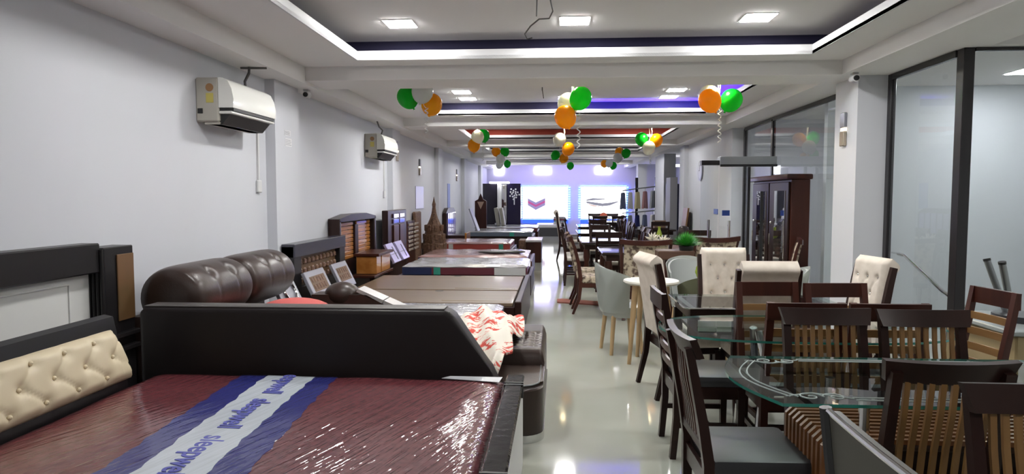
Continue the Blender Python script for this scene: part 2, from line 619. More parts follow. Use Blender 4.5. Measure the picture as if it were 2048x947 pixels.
frame_bar(3.23, 3.28, 11.66, 11.74, 0, GT)
for a, b in ((5.68, 6.71), (7.3, 10.2), (10.27, 11.66)):
    frame_bar(3.23, 3.27, a, b, 0, 0.06)
# skirting
struct('baseboard_left', B(XL, XL + 0.015, Y0, Y1, 0, 0.1), M('skirting', (0.35, 0.33, 0.3), 0.3))

# ------------------------------------------------------------------ ceiling panel lights
LEDS = emat('stairwell_led', (0.97, 0.98, 1.0), 72)
def panel_light(x, y, label, s=0.24, z=TOP, group='square LED panels in the ceiling', em=None):
    t = thing('ceiling_light', label, 'ceiling light', (x, y, z), 0, group)
    h = s / 2
    mb = MB()
    for a in ((-h - .012, h + .012, -h - .012, -h), (-h - .012, h + .012, h, h + .012), (-h - .012, -h, -h, h), (h, h + .012, -h, h)):
        mb.box(*a, -0.006, 0)
    mb.build('frame', WHITEPL, t, 0)
    B(-h, h, -h, h, -0.010, -0.001).build('diffuser', em or LEDM, t, 0)
    return t

side = {-1: 'left', 0: 'middle', 1: 'right'}
for y, xs, w in ((-0.9, (-1, 1), 'in the tray behind the viewpoint'),
                 (3.9, (-1, 1), 'in the front tray, row above the frame'), (6.02, (-1, 0, 1), 'in the front tray row'),
                 (9.95, (-1, 1), 'in the second tray, nearer row'), (10.62, (-1, 0, 1), 'in the second tray, farther row'),
                 (14.6, (-1, 1), 'in the tray with the red cove'), (18.6, (-1, 1), 'in the fourth tray'), (23.2, (-1, 1), 'in the fifth tray')):
    for sx in xs:
        x = {-1: -1.42, 0: 0.16, 1: 1.76}[sx]
        panel_light(x, y, '%s square LED panel %s' % (side[sx], w), 0.25)
panel_light(5.0, 7.45, 'square LED panel in the stairwell seen through the right glass', 0.3, SOF, em=LEDS)
panel_light(4.3, 10.2, 'square LED panel behind the far right glass', 0.25, SOF, em=LEDS)
panel_light(4.4, 2.0, 'square LED panel over the right side bay', 0.25, SOF)

# warm downlights on the soffit, one per lit balloon bunch
DOWN = emat('warm_downlight', (1.0, 0.80, 0.45), 60)
def downlight(x, y, label, tint=(1, 0.84, 0.55), stem=0.0, z=SOF):
    t = thing('downlight', label, 'downlight', (x, y, z), 0, 'warm downlights over the balloons')
    MB().lathe([(0.045, -0.002), (0.06, -0.004), (0.06, -0.016), (0.045, -0.018)], n=20).build('rim', WHITEPL, t)
    MB().lathe([(0.001, -0.02), (0.043, -0.02), (0.043, -0.017)], n=20).build('lamp_face', DOWN, t)
    MB().tube([(0, 0, -0.02), (0.01, 0, -0.1), (0, 0, -0.2)], 0.006, 6).build('stem', RIB, t)
    l = bpy.data.lights.new('bulb', 'SPOT')
    l.energy = SPOT_W
    l.color = tint
    l.spot_size = 2.2
    l.shadow_soft_size = 0.04
    o = bpy.data.objects.new('bulb', l)
    COL.objects.link(o)
    o.parent = t
    o.location = (0, -0.02, -0.03)
    return t
for x, y, w in ((0.17, 7.62, 'in the middle of the soffit before the blue cove'), (1.82, 7.62, 'at the right of the soffit before the blue cove'),
                (-1.52, 12.75, 'at the left of the soffit before the red cove'), (0.15, 12.75, 'in the middle of the soffit before the red cove'),
                (1.80, 12.75, 'at the right of the soffit before the red cove')):
    downlight(x, y, 'warm round downlight ' + w)
t = tag(MB().box(0.4, TX1 + 0.02, 10.86, 10.878, SOF + 0.035, SOF + 0.052).box(TX1 + 0.02, TX1 + 0.038, 8.0, 10.85, SOF + 0.035, SOF + 0.052)
        .build('led_strip', BLUELED, None, 0), 'glowing blue LED strip in the cove of the second tray', 'light strip')

# ------------------------------------------------------------------ balloons
BM = {'g': (BGREEN, 'green'), 'w': (BWHITE, 'white'), 'o': (BORANGE, 'orange')}
def balloon(c, x, y, z, where, r=0.12, a=0):
    m, nm = BM[c]
    mb = MB()
    prof = [(r * math.sin(k * PI / 14) * (1 - 0.10 * (k / 14) ** 3), r * 1.06 * math.cos(k * PI / 14) * (1.0 if k < 8 else 1.08)) for k in range(14)]
    prof += [(0.012, -r * 1.16), (0.008, -r * 1.2), (0.016, -r * 1.27)]
    mb.lathe(prof, n=24)
    o = mb.build('balloon', m, None, 60, (x, y, z))
    o.rotation_euler = (0.4 * math.sin(a), 0.5 * math.cos(a), 0)
    tag(o, nm + ' balloon ' + where, 'balloon', 'party balloons under the ceiling')
L1 = 'in the unlit bunch nearest the left'
L2 = 'in the lit bunch hanging mid aisle'
L3 = 'in the lit bunch at front right'
for c, x, y, z, w, a in (('g', -1.74, 7.72, 2.66, L1, 3), ('w', -1.53, 7.55, 2.70, L1, 1), ('o', -1.46, 7.74, 2.58, L1, 5),
                         ('g', 0.27, 7.50, 2.60, L2, 0), ('w', 0.135, 7.68, 2.56, L2, 2), ('o', 0.10, 7.50, 2.395, L2, 4),
                         ('o', 1.69, 7.50, 2.56, L3, 3), ('w', 1.735, 7.74, 2.64, L3, 2), ('g', 1.975, 7.70, 2.59, L3, 0)):
    balloon(c, x, y, z, w, 0.124, a)
for c, x, y, z, w in (('w', -1.52, 12.8, 2.66, 'at the top of the left bunch before the red cove'), ('o', -1.6, 12.86, 2.5, 'at the bottom of the left bunch before the red cove'),
                      ('g', -1.43, 13.0, 2.70, 'half hidden in the left bunch before the red cove'), ('w', 0.06, 12.9, 2.61, 'in the middle bunch before the red cove'),
                      ('o', 0.23, 12.95, 2.43, 'in the middle bunch before the red cove'), ('g', 1.64, 12.95, 2.61, 'in the right bunch before the red cove'),
                      ('o', 1.91, 12.9, 2.58, 'in the right bunch before the red cove'), ('w', 1.76, 12.8, 2.43, 'hanging lowest in the right bunch before the red cove'),
                      ('o', -1.57, 17.3, 2.68, 'in the dim left bunch past the red cove'), ('g', -1.34, 17.3, 2.68, 'in the dim left bunch past the red cove'),
                      ('w', -1.45, 17.25, 2.48, 'in the dim left bunch past the red cove'), ('g', -0.02, 17.3, 2.58, 'in the dim middle bunch past the red cove'),
                      ('o', 0.20, 17.3, 2.5, 'in the dim middle bunch past the red cove'), ('w', 1.58, 17.2, 2.5, 'in the dim right bunch past the red cove'),
                      ('g', 1.80, 17.3, 2.62, 'in the dim right bunch past the red cove'), ('o', 1.64, 17.42, 2.66, 'peeping from the dim right bunch past the red cove'),
                      ('g', -1.60, 21.7, 2.58, 'farthest at the left'), ('w', -1.86, 21.7, 2.54, 'farthest at the left'), ('g', 0.46, 21.7, 2.51, 'farthest mid aisle on its own'),
                      ('o', 1.56, 21.7, 2.57, 'in the farthest right bunch'), ('w', 1.70, 21.5, 2.57, 'in the farthest right bunch'), ('g', 1.85, 21.75, 2.51, 'in the farthest right bunch')):
    balloon(c, x, y, z, w, 0.125 if y < 15 else 0.12, x * 3)
def ribbon(x, y, z0, z1, where):
    N = 36
    p = [(x + 0.018 * math.cos(k * 0.95), y + 0.018 * math.sin(k * 0.95), z0 + (z1 - z0) * k / N) for k in range(N + 1)]
    tag(MB().tube(p, 0.006, 5).build('ribbon', RIB), 'curled white ribbon dangling ' + where, 'ribbon', 'curled balloon ribbons')
ribbon(-1.50, 7.62, 2.52, 2.24, 'from the unlit bunch at the left')
ribbon(0.25, 7.55, 2.45, 2.05, 'from the lit bunch mid aisle')
ribbon(1.83, 7.62, 2.46, 2.11, 'from the lit bunch at front right')
ribbon(-1.43, 12.9, 2.5, 2.2, 'from the left bunch before the red cove')
ribbon(1.79, 12.8, 2.3, 2.12, 'from the right bunch before the red cove')
# strings: from the ceiling to a knot and on to each balloon of the bunch
for pts, top, w in (([(-1.74, 7.72, 2.66), (-1.53, 7.55, 2.70), (-1.46, 7.74, 2.58), (-1.50, 7.62, 2.52)], SOF, 'unlit left bunch'),
                    ([(0.27, 7.50, 2.60), (0.135, 7.68, 2.56), (0.10, 7.50, 2.395), (0.25, 7.55, 2.45)], SOF, 'lit bunch mid aisle'),
                    ([(1.69, 7.50, 2.56), (1.735, 7.74, 2.64), (1.975, 7.70, 2.59), (1.83, 7.62, 2.46)], SOF, 'lit bunch at front right'),
                    ([(-1.52, 12.8, 2.66), (-1.6, 12.86, 2.5), (-1.43, 13.0, 2.70), (-1.43, 12.9, 2.5)], SOF, 'left bunch before the red cove'),
                    ([(0.06, 12.9, 2.61), (0.23, 12.95, 2.43)], SOF, 'middle bunch before the red cove'),
                    ([(1.64, 12.95, 2.61), (1.91, 12.9, 2.58), (1.76, 12.8, 2.43), (1.79, 12.8, 2.3)], SOF, 'right bunch before the red cove'),
                    ([(-1.57, 17.3, 2.68), (-1.34, 17.3, 2.68), (-1.45, 17.25, 2.48)], TOP, 'dim left bunch past the red cove'),
                    ([(-0.02, 17.3, 2.58), (0.20, 17.3, 2.5)], TOP, 'dim middle bunch past the red cove'),
                    ([(1.58, 17.2, 2.5), (1.80, 17.3, 2.62), (1.64, 17.42, 2.66)], TOP, 'dim right bunch past the red cove'),
                    ([(-1.60, 21.7, 2.58), (-1.86, 21.7, 2.54)], TOP, 'farthest left bunch'), ([(0.46, 21.7, 2.51)], TOP, 'farthest balloon mid aisle'),
                    ([(1.56, 21.7, 2.57), (1.70, 21.5, 2.57), (1.85, 21.75, 2.51)], TOP, 'farthest right bunch')):
    k = Vector([sum(q[i] for q in pts) / len(pts) for i in range(3)])
    mb = MB().tube([(k.x, k.y + 0.03, top), (k.x + 0.01, k.y, (k.z + top) / 2), k], 0.005, 5)
    for q in pts:
        mb.tube([k, k.lerp(Vector(q), 0.55) + Vector((0, 0, -0.02)), q], 0.004, 5)
    tag(mb.build('balloon_string', RIB), 'thin white strings tying up the ' + w, 'string', 'balloon strings')

# ------------------------------------------------------------------ left wall fittings
def air_conditioner(y0, label, L=0.80):
    t = thing('air_conditioner', label, 'air conditioner', (XL, y0, 2.08), 0, 'wall air conditioners')
    B(0, 0.19, 0, L, 0.02, 0.37, 0.012).build('casing', ACB, t)
    prof = [(0.19, 0.37), (0.23, 0.365), (0.27, 0.34), (0.30, 0.28), (0.315, 0.2), (0.31, 0.13), (0.19, 0.13)]
    MB().prism([(a, 0.0, z) for a, z in prof], (0, L, 0)).build('front_cover', ACW, t, 50)
    B(0.19, 0.305, 0.02, L - 0.02, 0.105, 0.128).build('air_slot', BLACKP, t)
    B(0.19, 0.30, 0.0, L, 0.082, 0.104, 0.006).build('louvre', ACW, t)
    MB().prism([(0.10, 0.03, 0.06), (0.19, 0.03, 0.08), (0.27, 0.03, 0.08), (0.20, 0.03, 0.0), (0.10, 0.03, 0.0)], (0, L - 0.06, 0)).build('outlet', BLACKP, t)
    B(0.06, 0.19, 0.02, L - 0.02, 0.0, 0.02, 0.004).build('bottom_tray', ACB, t)
    MB().tube([(0.12, -0.003, 0.29), (0.12, 0.002, 0.29)], 0.032, 18).build('round_sticker', BRONZE, t)
    B(0.09, 0.15, -0.003, 0.002, 0.17, 0.245).build('rating_sticker', YEL, t, 0)
    B(0.02, 0.06, -0.006, 0.002, 0.085, 0.125).build('cable_port', BLACKP, t, 0)
    return t
air_conditioner(5.15, 'larger white wall air conditioner nearest on the left wall')
air_conditioner(9.82, 'smaller looking white wall air conditioner farther along the left wall', 0.82)
tag(MB().tube([(-2.75, 5.75, 2.45), (-2.76, 5.76, 2.52), (-2.74, 5.8, 2.6), (-2.75, 5.83, 2.665)], 0.012, 8)
    .tube([(-2.83, 5.83, 2.652), (-2.6, 5.85, 2.652)], 0.01, 6).build('cable', WIRE), 'grey cable rising from the nearer air conditioner', 'cable')
tag(MB().tube([(-2.78, 10.2, 2.44), (-2.72, 10.2, 2.47), (-2.70, 10.2, 2.53), (-2.74, 10.15, 2.58), (-2.76, 10.1, 2.665)], 0.012, 8)
    .build('cable', WIRE), 'dark bent cable rising from the farther air conditioner', 'cable')
def conduit(y, z0, z1, label):
    t = thing('wall_conduit', label, 'conduit', (XL, y, 0))
    B(0, 0.02, -0.012, 0.012, z0, z1).build('duct', WHITEPL, t)
    B(0, 0.03, -0.04, 0.04, z0 - 0.12, z0, 0.008).build('switch_box', WHITEPL, t)
conduit(6.22, 1.66, 2.12, 'white cable duct and switch box below the nearer air conditioner')
conduit(10.9, 1.6, 2.12, 'white cable duct and switch box below the farther air conditioner')
def notice(y, z, w, h, label):
    t = thing('paper_notice', label, 'notice', (-2.78, y, z), 0, 'paper notices on the near left pillar')
    B(0, 0.002, -w / 2, w / 2, 0, h).build('sheet', PAPER, t, 0)
    mb = MB()
    for k in range(4):
        mb.box(0.002, 0.003, -w * 0.42, w * (0.40 - 0.1 * (k % 2)), h * (0.18 + 0.19 * k), h * (0.18 + 0.19 * k) + 0.004)
    mb.build('print', GINK, t, 0)
notice(6.72, 2.13, 0.16, 0.055, 'upper paper notice on the near left pillar')
notice(6.74, 2.02, 0.17, 0.085, 'lower paper notice on the near left pillar')

def cctv(x, y, z, sx, label):
    t = thing('security_camera', label, 'camera', (x, y, z))
    B(-0.03, 0.03, -0.03, 0.03, -0.01, 0.0, 0.003).build('mount', WHITEPL, t)
    MB().tube([(0, 0, -0.01), (0, -0.01, -0.035)], 0.012, 8).build('bracket', WHITEPL, t)
    MB().tube([(0, 0.05, -0.05), (sx * -0.02, -0.09, -0.06)], 0.034, 14).build('housing', WHITEPL, t)
    MB().tube([(sx * -0.0199, -0.089, -0.06), (sx * -0.021, -0.096, -0.0605)], 0.026, 14).build('lens', BLACKP, t)
cctv(2.87, 6.66, BEAM, 1, 'white bullet camera by the near right pillar')
cctv(-2.72, 7.12, BEAM - 0.03, -1, 'small white camera past the near left pillar')

def sconce(x, y, z, s, label):
    t = thing('wall_sconce', label, 'wall lamp', (x, y, z), 0, 'metal wall sconces')
    MB().box(0, s * 0.035, -0.05, 0.05, 0, 0.15, 0.006).build('lower_shade', SCON, t)
    MB().box(0, s * 0.035, -0.05, 0.05, 0.19, 0.34, 0.006).build('upper_shade', M('sconce_grey', (0.25, 0.25, 0.28), 0.3, metal=0.7), t)
    MB().box(0, s * 0.028, -0.045, 0.045, 0.155, 0.185, 0.004).build('glow_bar', SCONL, t)
sconce(2.96, 7.05, 2.02, -1, 'metal wall sconce on the near right pillar')
sconce(-2.78, 11.42, 2.12, 1, 'narrow metal wall sconce beside the farther air conditioner')
sconce(XL, 13.8, 1.95, 1, 'wall sconce on the left wall past the farther air conditioner')
sconce(XL, 19.0, 1.95, 1, 'farthest wall sconce on the left wall')
tag(B(XL, XL + 0.012, 13.4, 14.2, 1.25, 1.72, 0.003).build('notice_board', M('lavender_board', (0.52, 0.50, 0.66), 0.3), None, 0), 'pale lavender board on the left wall under a sconce', 'board')
t = tag(B(XL, XL + 0.012, 17.4, 17.8, 1.2, 1.85, 0.003).build('banner', M('blue_banner', (0.20, 0.26, 0.60), 0.5), None, 0), 'narrow blue banner far along the left wall', 'banner')
tag(MB().tube([(-0.02, 5.0, 3.07), (-0.05, 5.1, 2.99), (-0.03, 5.2, 2.93), (-0.06, 5.3, 2.90), (-0.14, 5.35, 2.91), (-0.21, 5.4, 2.87), (-0.26, 5.45, 2.82), (-0.24, 5.5, 2.79), (-0.20, 5.5, 2.80)], 0.006, 6)
    .tube([(-0.16, 5.0, 3.07), (-0.15, 5.1, 3.0), (-0.16, 5.3, 2.92)], 0.005, 6).build('loose_wire', WIRE), 'loose dark wires hanging from the front ceiling tray', 'wire')
tag(MB().tube([(-0.2, 9.4, 3.07), (-0.2, 9.4, 2.99)], 0.008, 6).tube([(-0.2, 9.4, 3.0), (-0.18, 9.4, 2.88)], 0.006, 6).build('hanging_hook', WIRE), 'thin fan hook hanging from the second ceiling tray', 'hook')

# ------------------------------------------------------------------ right wall fittings
t = thing('wall_clock', 'round grey wall clock on the right wall', 'clock', (3.05, 14.2, 2.05))
MB().tube([(0, 0, 0), (-0.03, 0, 0)], 0.21, 32).build('rim', CLOCKF, t)
MB().tube([(-0.03, 0, 0), (-0.033, 0, 0)], 0.17, 32).build('dial', M('clock_dial', (0.45, 0.45, 0.46), 0.3), t)
MB().box(-0.037, -0.034, -0.006, 0.006, 0, 0.12).box(-0.037, -0.034, 0, 0.09, -0.006, 0.006).build('hand', BLACKP, t, 0)
tag(B(3.04, 3.05, 12.7, 13.0, 1.17, 1.27, 0.002).build('blue_sign', BLUEST, None, 0), 'small blue sign on the white right wall', 'sign')
# entrance header with sliding glass leaf
t = thing('sliding_door_header', 'grey aluminium sliding door header projecting from the glass partition', 'door header', (0, 0, 0))
B(2.40, 3.22, 9.92, 10.08, 1.965, 2.09, 0.006).build('track_cover', GREYAL, t)
B(2.40, 3.22, 9.90, 9.92, 1.94, 1.975, 0.003).build('rail', DARKAL, t)
B(2.14, 2.40, 9.94, 10.06, 1.965, 2.035, 0.004).build('sensor_box', BLACKF, t)
t = thing('glass_door', 'clear sliding glass door leaf under the aluminium header', 'door', (0, 0, 0))
B(2.42, 2.82, 9.995, 10.005, 0.01, 1.94).build('pane', PANE, t, 0)
B(2.82, 2.86, 9.98, 10.02, 0, 1.94, 0.003).build('stile', DARKAL, t)
MB().tube([(2.55, 9.93, 0.68), (2.55, 9.93, 1.15)], 0.018, 10).tube([(2.55, 9.93, 0.75), (2.55, 10.0, 0.75)], 0.008, 6).tube([(2.55, 9.93, 1.08), (2.55, 10.0, 1.08)], 0.008, 6).build('handle', STEEL, t)
B(2.46, 2.57, 9.985, 9.994, 1.22, 1.30).build('blue_sticker', BLUEST, t, 0)
t = thing('glass_door', 'narrow fixed glass leaf with tall handle under the black sensor box', 'door', (0, 0, 0))
B(2.15, 2.40, 10.015, 10.025, 0.01, 1.96).build('pane', PANE, t, 0)
MB().tube([(2.26, 9.97, 0.78), (2.26, 9.97, 1.16)], 0.018, 10).tube([(2.26, 9.97, 0.84), (2.26, 10.02, 0.84)], 0.008, 6).tube([(2.26, 9.97, 1.1), (2.26, 10.02, 1.1)], 0.008, 6).build('handle', STEEL, t)
# stair handrail behind the glass
tag(MB().tube([(4.1, 8.2, 0.82), (4.16, 8.15, 0.80), (4.3, 7.6, 0.45), (4.5, 6.6, 0.05), (4.5, 6.6, 0.0)], 0.022, 10).tube([(4.1, 8.2, 0.82), (4.1, 8.34, 0.82)], 0.012, 8)
    .build('handrail', STEEL), 'chrome stair handrail behind the near right glass', 'handrail')

# wardrobe with mirrored doors
t = thing('mirrored_wardrobe', 'red brown wardrobe with two mirrored doors against the right glass', 'wardrobe', (0, 0, 0))
B(2.97, 3.2, 8.58, 10.18, 0.06, 1.72, 0.006).build('body', WOODR, t)
B(2.90, 3.22, 8.54, 10.22, 1.72, 1.79, 0.02, 2).build('cornice', WOODR, t)
B(2.99, 3.19, 8.6, 10.16, 0, 0.06).build('plinth', WOODD, t)
for k, (ya, yb_) in enumerate(((8.62, 9.36), (9.40, 10.14))):
    d = B(2.945, 2.968, ya, yb_, 0.1, 1.69, 0.006).build('door', WOODD, t)
    B(2.938, 2.946, ya + 0.12, yb_ - 0.22, 0.28, 1.58, 0.002).build('mirror', MIRROR, d, 0)
    MB().tube([(2.92, yb_ - 0.1, 0.85), (2.92, yb_ - 0.1, 1.0)], 0.008, 8).build('handle', STEEL, d)
    MB().ball((2.94, yb_ - 0.1, 1.15), 0.02, u=10, v=6).build('knob', STEEL, d)
# ------------------------------------------------------------------ left: nearest bed
t = thing('bed_headboard', 'black framed headboard with white panel and cream buttoned backrest, nearest on the left', 'headboard', (0, 0, 0))
B(XL, -2.76, 1.2, 3.82, 1.04, 1.22, 0.008).build('top_rail', BLACKW, t)
f = B(XL, -2.83, 1.2, 3.82, 0.45, 1.04).build('panel', WHITEP, t, 0)
mb = MB()
for a in ((1.4, 3.64, 0.985, 0.995), (1.4, 3.64, 0.68, 0.69), (3.63, 3.64, 0.69, 0.985)):
    mb.box(-2.832, -2.822, *a, 0.002)
mb.build('moulding', WHITEP, f)
po = B(XL, -2.74, 3.82, 4.10, 0.0, 1.19, 0.006).build('side_post', BLACKW, t)
B(-2.74, -2.730, 3.93, 4.09, 0.72, 1.14, 0.003).build('brown_inlay', BROWNP, po)
mb = MB()
for k in range(5):
    mb.tube([(-2.86 + k * 0.027, 3.815, 0.5), (-2.86 + k * 0.027, 3.815, 1.18)], 0.012, 8)
mb.build('fluting', BLACKW, po)
for z in (0.62, 0.53):
    B(-2.745, -2.70, 3.84, 4.09, z, z + 0.03, 0.004).build('ledge', BLACKW, po)
MB().prism([(XL + 0.04, 1.2, 0.0), (-2.30, 1.2, 0.0), (-2.30, 1.2, 0.50), (-2.37, 1.2, 0.86), (-2.42, 1.2, 0.87), (XL + 0.05, 1.2, 0.42)], (0, 2.16, 0)).build('backrest_frame', BLACKW, t)
pt = lambda y, s: Vector((-2.298 - 0.075 * s + 0.0, y, 0.525 + 0.27 * s))
btn = []
for k in range(12):
    btn += [(1.33 + 0.20 * k, 0.84), (1.43 + 0.20 * k, 0.5), (1.33 + 0.20 * k + 0.02, 0.17)]
cre = []
for k in range(11):
    cre += [((1.33 + 0.20 * k, 0.84), (1.43 + 0.20 * k - 0.2, 0.5)), ((1.43 + 0.20 * k - 0.2, 0.5), (1.35 + 0.20 * k, 0.17))]
ht = lambda y, s: sum(0.020 * math.exp(-(((y - a) / 0.03) ** 2 + ((s - b) / 0.10) ** 2)) for a, b in btn)
def hc(y, s):
    z = 0
    for (a0, b0), (a1, b1) in cre:
        if abs(y - a0) > 0.2:
            continue
        u, v, p = Vector((a0, b0 * 0.27)), Vector((a1, b1 * 0.27)), Vector((y, s * 0.27))
        w = v - u
        q = max(0, min(1, (p - u).dot(w) / w.length_squared))
        z += 0.011 * math.exp(-((p - u - w * q).length / 0.008) ** 2)
    return min(z, 0.012)
def bf(u, v):
    y = 1.22 + 2.10 * u
    bul = 0.055 * (min(1, 7 * v) ** 0.6 if v < 0.15 else (min(1, (1 - v) * 7) ** 0.6)) * min(1, (1 - u) * 25 + 0.2) ** 0.5
    return pt(y + 0.05 * (1 - v) * (u > 0.98), v) + Vector((0.96, 0, 0.26)) * (bul + 0.012 - ht(y, v) - hc(y, v))
MB().shell(bf, lambda u, v: pt(1.22 + 2.10 * u, v) + Vector((-0.0, 0, 0)), 150, 22).build('cushion', CREAML, t, 60)
for a, b in btn:
    if 1.8 < a < 3.3:
        MB().ball(pt(a, b) + Vector((0.96, 0, 0.26)) * 0.048, 0.011, u=8, v=6).build('button', CREAML, t)

t = thing('bed', 'black bed base with chrome edged foot panel, nearest on the left', 'bed', (0, 0, 0))
B(-2.28, -0.26, 1.2, 3.6, 0.06, 0.38, 0.01).build('base', BLACKW, t)
B(-0.255, -0.18, 1.2, 3.62, 0.0, 0.485, 0.01).build('foot_panel', WHITEP, t)
B(-0.27, -0.172, 1.2, 3.63, 0.485, 0.51, 0.008).build('chrome_edge', M('mirror_trim', (0.10, 0.10, 0.11), 0.07, metal=0.9, bump=0.15, scale=14), t)
for y in (2.26, 2.30, 3.42, 3.46):
    B(-0.272, -0.17, y, y + 0.014, 0.44, 0.512).build('trim_line', BLACKP, t)

t = thing('mattress', 'maroon mattress in glossy plastic with a printed blue and white band', 'mattress', (0, 0, 0))
mz = 0.505
def mtop(u, v):
    x, y = -2.27 + 1.985 * u, 1.2 + 2.38 * v
    e = min(1, min(u, 1 - u) * 40) ** 0.5 * min(1, (1 - v) * 40) ** 0.5
    return Vector((x, y, 0.47 + 0.035 * e + 0.0035 * math.sin(9 * x + 3 * y) * math.sin(7 * y - 2 * x)))
MB().shell(mtop, lambda u, v: Vector((-2.27 + 1.985 * u, 1.2 + 2.38 * v, 0.385)), 60, 60).build('cover', MAROON, t, 60)
def strip(xa, xb, xa2, xb2, dz, jag=0):
    """band lying on the mattress from the near edge (xa..xb) to the far edge (xa2..xb2)"""
    def fr(u, v):
        y = 1.35 + 2.215 * v
        l, r = xa + (xa2 - xa) * v, xb + (xb2 - xb) * v
        x = l + (r - l) * u + jag * (math.sin(y * 31) + math.sin(y * 53 + 1)) * (1 if u in (0, 1) else 0)
        uu, vv = (x + 2.27) / 1.985, (y - 1.2) / 2.38
        return mtop(uu, vv) + Vector((0, 0, dz))
    return MB().shell(fr, lambda u, v: fr(u, v) - Vector((0, 0, 0.004)), 8, 60)
strip(-1.60, -1.04, -1.75, -1.21, 0.0025, 0.005).build('blue_border', BANDB, t, 60)
bw = strip(-1.47, -1.20, -1.60, -1.335, 0.004, 0.004).build('white_band', BANDW, t, 60)
for y in (3.60, 3.10, 2.60, 2.10):
    cu = bpy.data.curves.new('txt', 'FONT')
    cu.body = 'sleepwell'
    cu.size = 0.142
    cu.shear = 0.15
    cu.offset = 0.0025
    cu.extrude = 0.001
    tmp = bpy.data.objects.new('txt', cu)
    COL.objects.link(tmp)
    dg = bpy.context.evaluated_depsgraph_get()
    me = bpy.data.meshes.new_from_object(tmp.evaluated_get(dg))
    bpy.data.objects.remove(tmp)
    v0 = (y - 1.35) / 2.215
    lx = -1.46 + (-1.59 + 1.46) * v0 + 0.075
    R = Matrix.Translation((lx + 0.015, y, mz + 0.0065)) @ Matrix.Rotation(-PI / 2 + 0.06, 4, 'Z') @ Matrix.Diagonal((0.79, 1, 1, 1))
    me.transform(R)
    bm2 = bmesh.new()
    bm2.from_mesh(me)
    bmesh.ops.delete(bm2, geom=[v for v in bm2.verts if v.co.y > 3.535], context='VERTS')
    bm2.to_mesh(me)
    bm2.free()
    me.materials.clear()
    me.materials.append(INK)
    o = bpy.data.objects.new('lettering', me)
    COL.objects.link(o)
    o.parent = bw
B(-2.29, -2.20, 2.02, 2.42, 0.507, 0.509).build('yellow_card', M('pale_yellow_card', (0.62, 0.50, 0.24), 0.6), t, 0)
MB().prism([(-0.62, 3.52, 0.5105), (-0.30, 3.46, 0.5105), (-0.29, 3.56, 0.5105), (-0.58, 3.565, 0.5105)], (0, 0, 0.002)).build('loose_plastic_flap', M('white_flap', (0.6, 0.62, 0.66), 0.3, coat=1), t, 0)

# ------------------------------------------------------------------ brown leather sofa
t = thing('leather_sofa', 'large dark brown leather sofa with high side panel, buttoned backs and chaise', 'sofa', (0, 0, 0))
mb = MB()
prof = [(-2.47, 0.02), (-0.30, 0.02), (-0.27, 0.30), (-0.37, 0.50), (-0.585, 0.82), (-0.63, 0.85), (-2.43, 0.85), (-2.47, 0.82)]
mb.prism([(x, 3.72, z) for x, z in prof], (0, 0.16, 0))
bmesh.ops.bevel(mb.bm, geom=mb.bm.edges[:], offset=0.032, segments=3, profile=0.6, affect='EDGES')
mb.build('side_panel', LEATHERD, t, 40)
B(-2.44, -0.64, 3.735, 3.865, 0.848, 0.856, 0.004, 2).build('top_highlight', M('top_lit_leather', (0.05, 0.042, 0.038), 0.42, spec=0.6), t)  # light on the panel's top edge, put in as a paler strip
B(-2.55, -0.42, 3.9, 5.62, 0.05, 0.40, 0.03, 2).build('seat', LEATHER, t)
B(-2.80, -2.55, 4.12, 5.62, 0.05, 0.72, 0.04, 2).build('back_frame', LEATHER, t)
def back_roll(y0, y1):
    c = Vector((-2.53, 0, 0.83))
    L, N, K = y1 - y0, 46, 40
    rs = []
    for i in range(N + 1):
        u = i / N
        w = 2 * u - 1
        e = max(0.0, 1 - abs(w) ** 7) ** 0.30
        ring = []
        for k in range(K):
            a = 2 * PI * k / K
            r = 0.205 * (0.62 + 0.38 * e)
            d = 0
            for q in (0.33, 0.67):
                t = (u - q) * L
                d += 0.034 * math.exp(-((t / 0.035) ** 2 + ((math.atan2(math.sin(a - 0.85), math.cos(a - 0.85))) / 0.17) ** 2))
                b = math.atan2(math.sin(a - 0.35), math.cos(a - 0.35))
                d += 0.010 * math.exp(-(t / 0.014) ** 2) * max(0, 1 - abs(b) / 0.6)
            if i in (0, N):
                r *= 0.9
            ring.append(Vector((c.x + (r - d) * 1.12 * math.cos(a), y0 + L * u, c.z + (r - d) * 1.04 * math.sin(a))))
        rs.append(ring)
    return MB().rings(rs)
for a, b in ((4.13, 4.92), (4.93, 5.74)):
    ro = back_roll(a, b).build('back_cushion', LEATHER, t, 60)
    for q in (0.33, 0.67):
        MB().ball((-2.53 + 0.174 * 1.12 * math.cos(0.85), a + (b - a) * q, 0.83 + 0.174 * 1.04 * math.sin(0.85)), 0.014, u=8, v=6).build('button', LEATHER, ro)
# chaise with rounded ledge, tufted pad and chrome plinth
def rpoly(x0, x1, y0, y1, r, z):
    p = [(x0, y0, z)]
    for k in range(7):
        a = -PI / 2 + k * PI / 12
        p.append((x1 - r + r * math.cos(a), y0 + r + r * math.sin(a), z))
    return p + [(x1, y1, z), (x0, y1, z)]
mb = MB().prism(rpoly(-0.42, -0.075, 3.93, 5.5, 0.14, 0.05), (0, 0, 0.30))
bmesh.ops.bevel(mb.bm, geom=[e for e in mb.bm.edges if abs(e.verts[0].co.z - 0.35) < 1e-4 and abs(e.verts[1].co.z - 0.35) < 1e-4], offset=0.03, segments=3, affect='EDGES')
mb.build('chaise_base', LEATHER, t, 50)
MB().prism(rpoly(-0.42, -0.068, 3.922, 5.5, 0.14, 0.0), (0, 0, 0.05)).build('chrome_plinth', STEEL, t)
pp = [(x + 0.0, y + 0.025, 0.349) for x, y, z in rpoly(-0.40, -0.098, 3.93, 4.5, 0.12, 0)][0:9]
MB().tube(pp, 0.006, 6).build('piping', STEELR, t)
